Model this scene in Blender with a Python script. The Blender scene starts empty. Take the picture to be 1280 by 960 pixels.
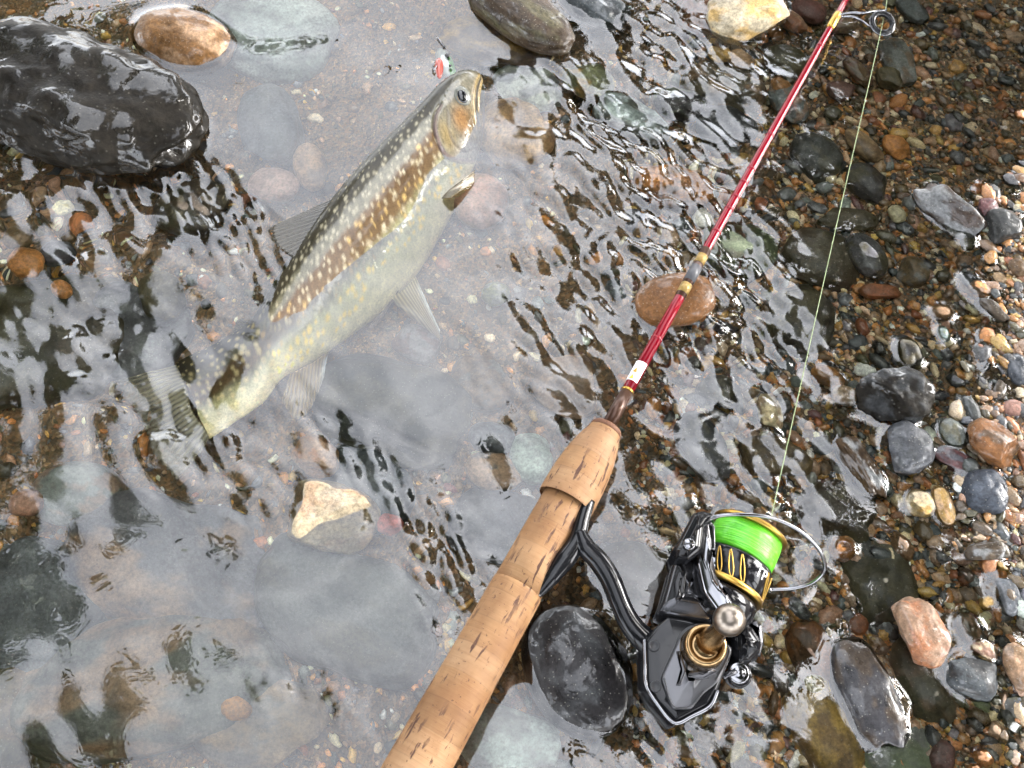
import bpy, math, random
import numpy as np
from mathutils import Vector, Matrix

R = math.radians
random.seed(11)
rng = np.random.default_rng(11)
scene = bpy.context.scene

# ---------------------------------------------------------------- camera
DIST, TILT, LENS = 0.50, R(25.0), 35.0
F_PX = 1280.0 * LENS / 36.0
cam_data = bpy.data.cameras.new("camera")
cam_data.lens, cam_data.sensor_width = LENS, 36.0
cam_data.clip_start, cam_data.clip_end = 0.01, 500.0
camera = bpy.data.objects.new("camera", cam_data)
scene.collection.objects.link(camera)
CAM = np.array([0.0, -DIST * math.sin(TILT), DIST * math.cos(TILT)])
camera.location = CAM
camera.rotation_euler = (TILT, 0, 0)
scene.camera = camera

# ---------------------------------------------------------------- sky, sun, exposure
SUN_ELEV, SUN_AZ = R(37.0), R(75.0)          # azimuth clockwise from +Y (up in the picture)
world = bpy.data.worlds.new("World")
scene.world = world
world.use_nodes = True
wn, wl = world.node_tree.nodes, world.node_tree.links
wn.clear()
w_out = wn.new("ShaderNodeOutputWorld")
w_bg = wn.new("ShaderNodeBackground")
w_sky = wn.new("ShaderNodeTexSky")
w_sky.sky_type = 'NISHITA'
w_sky.sun_disc = False
w_sky.sun_elevation = SUN_ELEV
w_sky.sun_rotation = SUN_AZ
w_sky.air_density, w_sky.dust_density, w_sky.ozone_density = 1.0, 4.0, 1.0
w_hsv = wn.new("ShaderNodeHueSaturation")      # overcast: the blue greys out
w_hsv.inputs["Saturation"].default_value = 0.22
wl.new(w_sky.outputs[0], w_hsv.inputs["Color"])
w_tc = wn.new("ShaderNodeTexCoord")                 # thin and thick cloud over the whole sky
w_cl = wn.new("ShaderNodeTexNoise")
w_cl.inputs["Scale"].default_value, w_cl.inputs["Detail"].default_value, w_cl.inputs["Roughness"].default_value = 3.2, 5.0, 0.55
wl.new(w_tc.outputs["Generated"], w_cl.inputs["Vector"])
w_rp = wn.new("ShaderNodeValToRGB")
w_rp.color_ramp.elements[0].position, w_rp.color_ramp.elements[0].color = 0.36, (.74, .76, .80, 1)
w_rp.color_ramp.elements[1].position, w_rp.color_ramp.elements[1].color = 0.66, (1.38, 1.36, 1.33, 1)
wl.new(w_cl.outputs[0], w_rp.inputs[0])
w_mx = wn.new("ShaderNodeMixRGB"); w_mx.blend_type = 'MULTIPLY'; w_mx.inputs[0].default_value = 1.0
wl.new(w_hsv.outputs[0], w_mx.inputs[1]); wl.new(w_rp.outputs[0], w_mx.inputs[2])
wl.new(w_mx.outputs[0], w_bg.inputs["Color"])
w_bg.inputs["Strength"].default_value = 0.15
wl.new(w_bg.outputs[0], w_out.inputs["Surface"])

sun_data = bpy.data.lights.new("sun", 'SUN')
sun_data.energy, sun_data.angle, sun_data.color = 0.5, R(30.0), (1.0, 0.96, 0.9)
sun = bpy.data.objects.new("sun", sun_data)
scene.collection.objects.link(sun)
_sd = Vector((math.sin(SUN_AZ) * math.cos(SUN_ELEV), math.cos(SUN_AZ) * math.cos(SUN_ELEV), math.sin(SUN_ELEV)))
sun.rotation_euler = _sd.to_track_quat('Z', 'Y').to_euler()

scene.view_settings.view_transform = 'Standard'
scene.view_settings.look = 'None'
scene.view_settings.gamma = 1.0
scene.view_settings.exposure = 3.58
scene.cycles.use_denoising = True
scene.cycles.max_bounces = 10
scene.cycles.transparent_max_bounces = 12
scene.cycles.sample_clamp_indirect = 6.0
scene.cycles.blur_glossy = 0.5

# ---------------------------------------------------------------- helpers
CT, ST = math.cos(TILT), math.sin(TILT)

def at(px, py, z=0.0):
    """Point of the horizontal plane at height z that the photograph's pixel (1280x960) shows."""
    x, y = (px - 640.0) / F_PX, (480.0 - py) / F_PX
    d = np.array([x, y * CT + ST, y * ST - CT])
    t = (z - CAM[2]) / d[2]
    return CAM + d * t

def to_px(p):
    v = np.asarray(p) - CAM
    xc = v[..., 0]; yc = v[..., 1] * CT + v[..., 2] * ST; zc = -v[..., 1] * ST + v[..., 2] * CT
    return 640.0 + F_PX * xc / -zc, 480.0 - F_PX * yc / -zc

def m_per_px(px, py, z=0.0):
    v = at(px, py, z) - CAM
    return (v[1] * ST - v[2] * CT) / F_PX

def _hash(ix, iy, iz, seed):
    h = (ix.astype(np.int64) * 374761393 + iy.astype(np.int64) * 668265263 + iz.astype(np.int64) * 2147483647 + seed * 1274126177) & 0xFFFFFFFF
    h = ((h ^ (h >> 13)) * 1274126177) & 0xFFFFFFFF
    h = ((h ^ (h >> 16)) * 2246822519) & 0xFFFFFFFF
    return ((h ^ (h >> 15)) & 0xFFFFFF) / float(0xFFFFFF)

def vnoise(p, seed=0):
    """value noise in -1..1 at points p (n,3)"""
    f = np.floor(p); t = p - f; t = t * t * (3 - 2 * t)
    i = f.astype(np.int64); out = 0
    for dx in (0, 1):
        for dy in (0, 1):
            for dz in (0, 1):
                w = (t[:, 0] if dx else 1 - t[:, 0]) * (t[:, 1] if dy else 1 - t[:, 1]) * (t[:, 2] if dz else 1 - t[:, 2])
                out = out + w * _hash(i[:, 0] + dx, i[:, 1] + dy, i[:, 2] + dz, seed)
    return out * 2 - 1

def fbm(p, seed=0, octaves=4, gain=0.5):
    out, a, s = 0, 1.0, 0
    for o in range(octaves):
        out = out + a * vnoise(p * (2.03 ** o), seed + o * 17); s += a; a *= gain
    return out / s

def smooth(a, b, x):
    t = np.clip((x - a) / (b - a), 0, 1)
    return t * t * (3 - 2 * t)

def tag(o, label=None, cat=None, group=None, kind=None):
    for k, v in (("label", label), ("category", cat), ("group", group), ("kind", kind)):
        if v: o[k] = v
    return o

def mesh_from(name, verts, faces, mat=None, smooth_shade=True, cols=None, parent=None, mats=None, midx=None):
    """faces: (n,3) or (n,4) int array, or a list of such arrays / lists"""
    me = bpy.data.meshes.new(name)
    verts = np.asarray(verts, dtype=np.float32)
    fl = faces if isinstance(faces, list) else [faces]
    loops, starts, tot = [], [], 0
    for fa in fl:
        fa = np.asarray(fa, dtype=np.int32)
        k = fa.shape[1]
        loops.append(fa.ravel()); starts.append(np.arange(len(fa), dtype=np.int32) * k + tot); tot += fa.size
    loops, starts = np.concatenate(loops), np.concatenate(starts)
    me.vertices.add(len(verts)); me.vertices.foreach_set("co", verts.ravel())
    me.loops.add(len(loops)); me.loops.foreach_set("vertex_index", loops)
    me.polygons.add(len(starts)); me.polygons.foreach_set("loop_start", starts)
    me.update(calc_edges=True)
    me.validate()
    if smooth_shade:
        me.polygons.foreach_set("use_smooth", np.ones(len(me.polygons), dtype=bool))
    if cols is not None:
        at_ = me.color_attributes.new("col", 'FLOAT_COLOR', 'POINT')
        c4 = np.ones((len(verts), 4), dtype=np.float32); c4[:, :3] = cols
        at_.data.foreach_set("color", c4.ravel())
    if mat: me.materials.append(mat)
    o = bpy.data.objects.new(name, me)
    scene.collection.objects.link(o)
    if parent is not None: o.parent = parent
    return o

def empty(name, loc, rot=None):
    o = bpy.data.objects.new(name, None)
    o.empty_display_size = 0.01
    scene.collection.objects.link(o)
    o.location = loc
    if rot is not None:
        o.rotation_mode = 'QUATERNION'; o.rotation_quaternion = rot
    return o

def grid_faces(nu, nv, wrap_u=False, wrap_v=False):
    u = np.arange(nu if wrap_u else nu - 1); v = np.arange(nv if wrap_v else nv - 1)
    U, V = np.meshgrid(u, v, indexing='ij')
    U2, V2 = (U + 1) % nu, (V + 1) % nv
    return np.stack([U * nv + V, U2 * nv + V, U2 * nv + V2, U * nv + V2], -1).reshape(-1, 4)

_ico = {}
def ico(sub):
    if sub in _ico: return _ico[sub]
    t = (1 + 5 ** .5) / 2
    v = [(-1, t, 0), (1, t, 0), (-1, -t, 0), (1, -t, 0), (0, -1, t), (0, 1, t), (0, -1, -t), (0, 1, -t), (t, 0, -1), (t, 0, 1), (-t, 0, -1), (-t, 0, 1)]
    v = [np.array(p) / np.linalg.norm(p) for p in v]
    f = [(0, 11, 5), (0, 5, 1), (0, 1, 7), (0, 7, 10), (0, 10, 11), (1, 5, 9), (5, 11, 4), (11, 10, 2), (10, 7, 6), (7, 1, 8), (3, 9, 4), (3, 4, 2), (3, 2, 6), (3, 6, 8), (3, 8, 9), (4, 9, 5), (2, 4, 11), (6, 2, 10), (8, 6, 7), (9, 8, 1)]
    for _ in range(sub):
        cache, nf = {}, []
        def mid(a, b):
            k = (min(a, b), max(a, b))
            if k not in cache:
                m = v[a] + v[b]; v.append(m / np.linalg.norm(m)); cache[k] = len(v) - 1
            return cache[k]
        for a, b, c in f:
            x, y, z = mid(a, b), mid(b, c), mid(c, a)
            nf += [(a, x, z), (b, y, x), (c, z, y), (x, y, z)]
        f = nf
    _ico[sub] = (np.array(v), np.array(f))
    return _ico[sub]

# ---------------------------------------------------------------- materials
class Nodes:
    def __init__(self, name):
        self.m = bpy.data.materials.new(name); self.m.use_nodes = True
        self.t = self.m.node_tree; self.t.nodes.clear()
        self.out = self.t.nodes.new("ShaderNodeOutputMaterial")
    def n(self, kind, **kw):
        nd = self.t.nodes.new("ShaderNode" + kind)
        for k, v in kw.items():
            if k in nd.inputs: nd.inputs[k].default_value = v
            else: setattr(nd, k, v)
        return nd
    def l(self, a, b): self.t.links.new(a, b)
    def ramp(self, src, stops, interp='LINEAR'):
        r = self.n("ValToRGB"); r.color_ramp.interpolation = interp
        el = r.color_ramp.elements
        while len(el) < len(stops): el.new(0.5)
        for e, (p, c) in zip(el, stops):
            e.position = p; e.color = (c if len(c) == 4 else (*c, 1)) if hasattr(c, '__len__') else (c, c, c, 1)
        self.l(src, r.inputs[0]); return r.outputs[0]
    def mix(self, a, b, fac=0.5, blend='MIX'):
        mx = self.n("MixRGB", blend_type=blend)
        for s, i in ((fac, 0), (a, 1), (b, 2)):
            if hasattr(s, 'is_linked'): self.l(s, mx.inputs[i])
            else: mx.inputs[i].default_value = s if i == 0 else (*s, 1)
        return mx.outputs[0]

def principled(name, color=(.5, .5, .5), rough=.4, metal=0.0, spec=.5, coat=0.0, **kw):
    N = Nodes(name)
    b = N.n("BsdfPrincipled")
    b.inputs["Base Color"].default_value = (*color, 1); b.inputs["Roughness"].default_value = rough
    b.inputs["Metallic"].default_value = metal; b.inputs["Specular IOR Level"].default_value = spec
    b.inputs["Coat Weight"].default_value = coat; b.inputs["Coat Roughness"].default_value = 0.03
    N.l(b.outputs[0], N.out.inputs[0])
    return N, b

def stone_material(name, rough=.3, coat=0.0, grain=260, bump=.25, contrast=.45, film=None, spec=.5, speck=.35):
    """colour from the stone's own 'col' attribute, mottled and grained"""
    N, b = principled(name, rough=rough, coat=coat, spec=spec)
    a = N.n("Attribute", attribute_name="col")
    tc = N.n("TexCoord")
    info = N.n("ObjectInfo")
    add = N.n("VectorMath", operation='ADD'); N.l(tc.outputs["Object"], add.inputs[0]); N.l(info.outputs["Random"], add.inputs[1])
    n1 = N.n("TexNoise", Scale=grain * .25, Detail=5.0, Roughness=.6); N.l(add.outputs[0], n1.inputs["Vector"])
    n2 = N.n("TexNoise", Scale=grain * 2.2, Detail=3.0, Roughness=.7); N.l(add.outputs[0], n2.inputs["Vector"])
    vo = N.n("TexVoronoi", Scale=grain * 2.0); N.l(add.outputs[0], vo.inputs["Vector"])
    c1 = N.mix(a.outputs["Color"], N.ramp(n1.outputs[0], [(.3, 1 - contrast), (.7, 1 + contrast)]), 1.0, 'MULTIPLY')
    c2 = N.mix(c1, N.ramp(n2.outputs[0], [(.35, .6), (.65, 1.4)]), .8, 'MULTIPLY')
    sp = N.ramp(vo.outputs["Distance"], [(.06, 1.0), (.2, 0.0)])
    c3 = N.mix(c2, (.42, .40, .34), N.mix(sp, (speck,) * 3, 1.0, 'MULTIPLY'))
    N.l(c3, b.inputs["Base Color"])
    bm = N.n("Bump", Strength=bump, Distance=.0008)
    sm = N.n("Math", operation='ADD'); N.l(n2.outputs[0], sm.inputs[0]); N.l(n1.outputs[0], sm.inputs[1])
    N.l(sm.outputs[0], bm.inputs["Height"]); N.l(bm.outputs[0], b.inputs["Normal"])
    rr = N.ramp(n1.outputs[0], [(.3, max(.02, rough * .6)), (.7, min(1, rough * 1.5))])
    N.l(rr, b.inputs["Roughness"])
    if film:                                            # water lies on the stone in patches
        nf = N.n("TexNoise", Scale=film, Detail=4.0, Roughness=.55, Distortion=.5); N.l(add.outputs[0], nf.inputs["Vector"])
        N.l(N.ramp(nf.outputs[0], [(.49, 0.0), (.53, coat)]), b.inputs["Coat Weight"])
        b.inputs["Coat Roughness"].default_value = .03
        fb = N.n("Bump", Strength=.5, Distance=.0022); N.l(nf.outputs[0], fb.inputs["Height"]); N.l(fb.outputs[0], b.inputs["Coat Normal"])
    return N.m

M = {}
M['stone'] = stone_material("submerged_stone", rough=.45)
M['wet'] = stone_material("wet_stone", rough=.34, coat=.65, bump=.35, film=75, spec=.2)
M['rough_wet'] = stone_material("rough_wet_stone", rough=.42, coat=1.0, grain=150, bump=.6, contrast=.6, film=48, spec=.08, speck=.10)
M['gravel'] = stone_material("gravel", rough=.3, coat=.2, grain=500, bump=.3, contrast=.3)

def sand_material():
    N, b = principled("coarse_sand", rough=.5)
    a = N.n("Attribute", attribute_name="col")
    tc = N.n("TexCoord")
    vo = N.n("TexVoronoi", Scale=620.0); N.l(tc.outputs["Object"], vo.inputs["Vector"])
    no = N.n("TexNoise", Scale=90.0, Detail=6.0, Roughness=.7); N.l(tc.outputs["Object"], no.inputs["Vector"])
    grain = N.ramp(vo.outputs["Color"], [(0.1, (.35, .33, .30)), (.45, (.9, .85, .75)), (.7, (1.3, .95, .65)), (.95, (2.0, 1.9, 1.7))])
    c = N.mix(a.outputs["Color"], grain, 1.0, 'MULTIPLY')
    c = N.mix(c, N.ramp(no.outputs[0], [(.3, .6), (.7, 1.4)]), .8, 'MULTIPLY')
    N.l(c, b.inputs["Base Color"])
    bm = N.n("Bump", Strength=.8, Distance=.001); N.l(vo.outputs["Distance"], bm.inputs["Height"]); bm.invert = True
    N.l(bm.outputs[0], b.inputs["Normal"])
    return N.m
M['sand'] = sand_material()

def water_material(ior=1.72, tint=(.92, .93, .87)):
    N = Nodes("clear_stream_water")
    fr = N.n("Fresnel", IOR=ior)
    tr = N.n("BsdfRefraction"); tr.inputs["Color"].default_value = (*tint, 1); tr.inputs["IOR"].default_value = 1.33; tr.inputs["Roughness"].default_value = 0
    gl = N.n("BsdfGlossy"); gl.inputs["Roughness"].default_value = 0.0; gl.inputs[0].default_value = (1, 1, 1, 1)
    mx = N.n("MixShader")
    N.l(fr.outputs[0], mx.inputs[0]); N.l(tr.outputs[0], mx.inputs[1]); N.l(gl.outputs[0], mx.inputs[2])
    N.l(mx.outputs[0], N.out.inputs[0])
    return N.m
M['water'] = water_material()

# ---------------------------------------------------------------- the bed's height
def bed_height(x, y):
    """metres above the water level at ground points; computed from the picture plane's layout"""
    px, py = to_px(np.stack([x, y, np.zeros_like(x)], -1))
    px = np.clip(px, -900, 2200); py = np.clip(py, -700, 1500)
    d = px + 0.10 * (py - 480)                     # distance across the stream, in photograph pixels
    z = np.interp(d, [-900, 0, 300, 620, 800, 950, 1100, 1190, 1260, 1500, 2200],
                  np.array([-60, -34, -29, -26, -22, -16, -9, -4.2, 0.4, 12, 60]) / 1000)
    g = np.exp(-(((px - 1250) / 60) ** 2 + ((py - 420) / 210) ** 2)) * .0022
    z = z + g - np.exp(-(((px - 1240) / 130) ** 2 + ((py - 60) / 130) ** 2)) * .0045 - smooth(640, 800, py) * smooth(1000, 1200, px) * .004
    p = np.stack([x, y, np.zeros_like(x)], -1).reshape(-1, 3)
    n = fbm(p * 28, 5, 3) * .0028 + fbm(p * 120, 9, 3) * .0011
    return z + n.reshape(z.shape)

def spaced_axis(lo, hi, step, far):
    core = np.arange(lo, hi + step / 2, step)
    out, d = [], step
    while (out[-1] if out else 0) < far:
        d *= 1.22; out.append((out[-1] if out else 0) + d)
    out = np.array(out)
    return np.concatenate([(lo - out)[::-1], core, hi + out])

# ---------------------------------------------------------------- stream bed
ax, ay = spaced_axis(-.36, .40, .0017, 40), spaced_axis(-.24, .40, .0017, 40)
X, Y = np.meshgrid(ax, ay, indexing='ij')
Z = bed_height(X, Y)
far = np.maximum(0, np.hypot(X, Y) - .6)
Z = Z + np.where(X > .3, smooth(0, 4, far) * .5, smooth(3, 8, -X) * .8)
P = np.stack([X, Y, Z], -1).reshape(-1, 3)
k = fbm(P * 45, 31, 4)[:, None]
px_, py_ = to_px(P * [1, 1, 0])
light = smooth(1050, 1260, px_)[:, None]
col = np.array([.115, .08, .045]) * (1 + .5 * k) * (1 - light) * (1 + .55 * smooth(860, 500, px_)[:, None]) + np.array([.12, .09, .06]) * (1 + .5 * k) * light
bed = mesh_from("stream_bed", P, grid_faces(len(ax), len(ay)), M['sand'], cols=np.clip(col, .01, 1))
tag(bed, kind='structure', label='coarse brown sand of the stream bed and shore')

# ---------------------------------------------------------------- stones
def stone_shape(sub, seed, blocky=2.2, facets=0, lump=.10, rough=.02, freq=1.6):
    v, f = ico(sub)
    r = np.random.default_rng(seed)
    rad = 1.0 / (np.abs(v) ** blocky).sum(1) ** (1 / blocky)
    for _ in range(facets):
        nrm = r.normal(size=3); nrm[2] *= .8; nrm /= np.linalg.norm(nrm)
        c = r.uniform(.62, .86)
        dd = v @ nrm
        lim = np.where(dd > .05, c / np.maximum(dd, .05), 9)
        rad = np.minimum(rad, lim)
    off = r.uniform(-50, 50, 3)
    rad = rad * (1 + lump * fbm(v * freq + off, seed, 2) + rough * (fbm(v * 6 + off, seed + 3, 3) if rough < .05 else fbm(v * [5.5, 3.2, 3] + off, seed + 3, 2)))
    p = v * rad[:, None]
    return p, f

PAL = {
    'black': (.022, .021, .02), 'dark grey': (.045, .047, .048), 'slate': (.065, .072, .08), 'grey': (.13, .135, .135),
    'pale grey': (.27, .29, .28), 'olive': (.07, .062, .034), 'brown': (.12, .075, .04), 'dark brown': (.055, .038, .024),
    'tan': (.30, .19, .11), 'orange': (.38, .17, .055), 'rust': (.20, .075, .03), 'pink': (.26, .165, .11),
    'cream': (.52, .42, .27), 'red': (.26, .06, .04), 'green': (.12, .14, .07), 'maroon': (.11, .05, .045), 'golden': (.36, .22, .06),
    'amber': (.15, .07, .022), 'white': (.62, .60, .56)}

stones = []          # (px, py, radius px) footprints, so that pebbles find free ground
emergent = []        # stones that break the surface, for the water's meniscus

RW_ = 'rough_wet'
def add_stone(name, px, py, a, b, ang, top, colour, label, mat='stone', thick=.62, blocky=2.2, facets=0, lump=.1,
              rough=.02, seed=None, sub=4, mottled=.35, second=None, tilt=0, cat='stone', group=None, stretch=1.06):
    seed = seed if seed is not None else int(px * 7 + py * 13)
    z0 = top / 1000.0
    s = m_per_px(px, py, z0)
    A, B = a * s * stretch, b * s * stretch
    C_ = min(A, B) * thick
    zc = z0 - C_ * .92
    c = at(px, py, max(zc, z0 - C_ * .5))
    p, f = stone_shape(sub, seed, blocky, facets, lump, rough)
    unit = p.copy()
    p = p * [A, B, C_]
    if tilt:
        ct, st = math.cos(R(tilt)), math.sin(R(tilt)); p = p @ np.array([[1, 0, 0], [0, ct, st], [0, -st, ct]])
    base = np.array(PAL[colour])
    r = np.random.default_rng(seed + 5)
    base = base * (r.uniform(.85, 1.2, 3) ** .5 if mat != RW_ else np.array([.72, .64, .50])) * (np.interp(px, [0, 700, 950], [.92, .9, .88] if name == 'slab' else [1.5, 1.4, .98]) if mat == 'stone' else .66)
    n = fbm(unit * 2.2 + seed % 97, seed + 1, 4)[:, None]
    col = base * (1 + mottled * n)
    if second:
        w = smooth(-.05, .3, fbm(unit * 1.8 + seed % 31, seed + 7, 4))[:, None] * .8
        col = col * (1 - w) + np.array(PAL[second]) * w
    o = mesh_from(name, p, f, M[mat], cols=np.clip(col, .004, 1))
    o.location = (c[0], c[1], zc)
    o.rotation_euler = (0, 0, R(-ang))
    tag(o, label, cat, group, 'thing')
    stones.append((px, py, max(a, b), min(a, b), ang))
    h = -zc / C_                                        # relative height of the waterline in the stone
    if z0 > 0.0004 and abs(h) < .98:
        kk = math.sqrt(1 - h * h) if h > 0 else 1.0
        emergent.append((c[0], c[1], A * kk, B * kk, R(-ang)))
    return o

G1 = 'stones of the stream bed'
W, RW, S = 'wet', 'rough_wet', 'stone'
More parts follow.
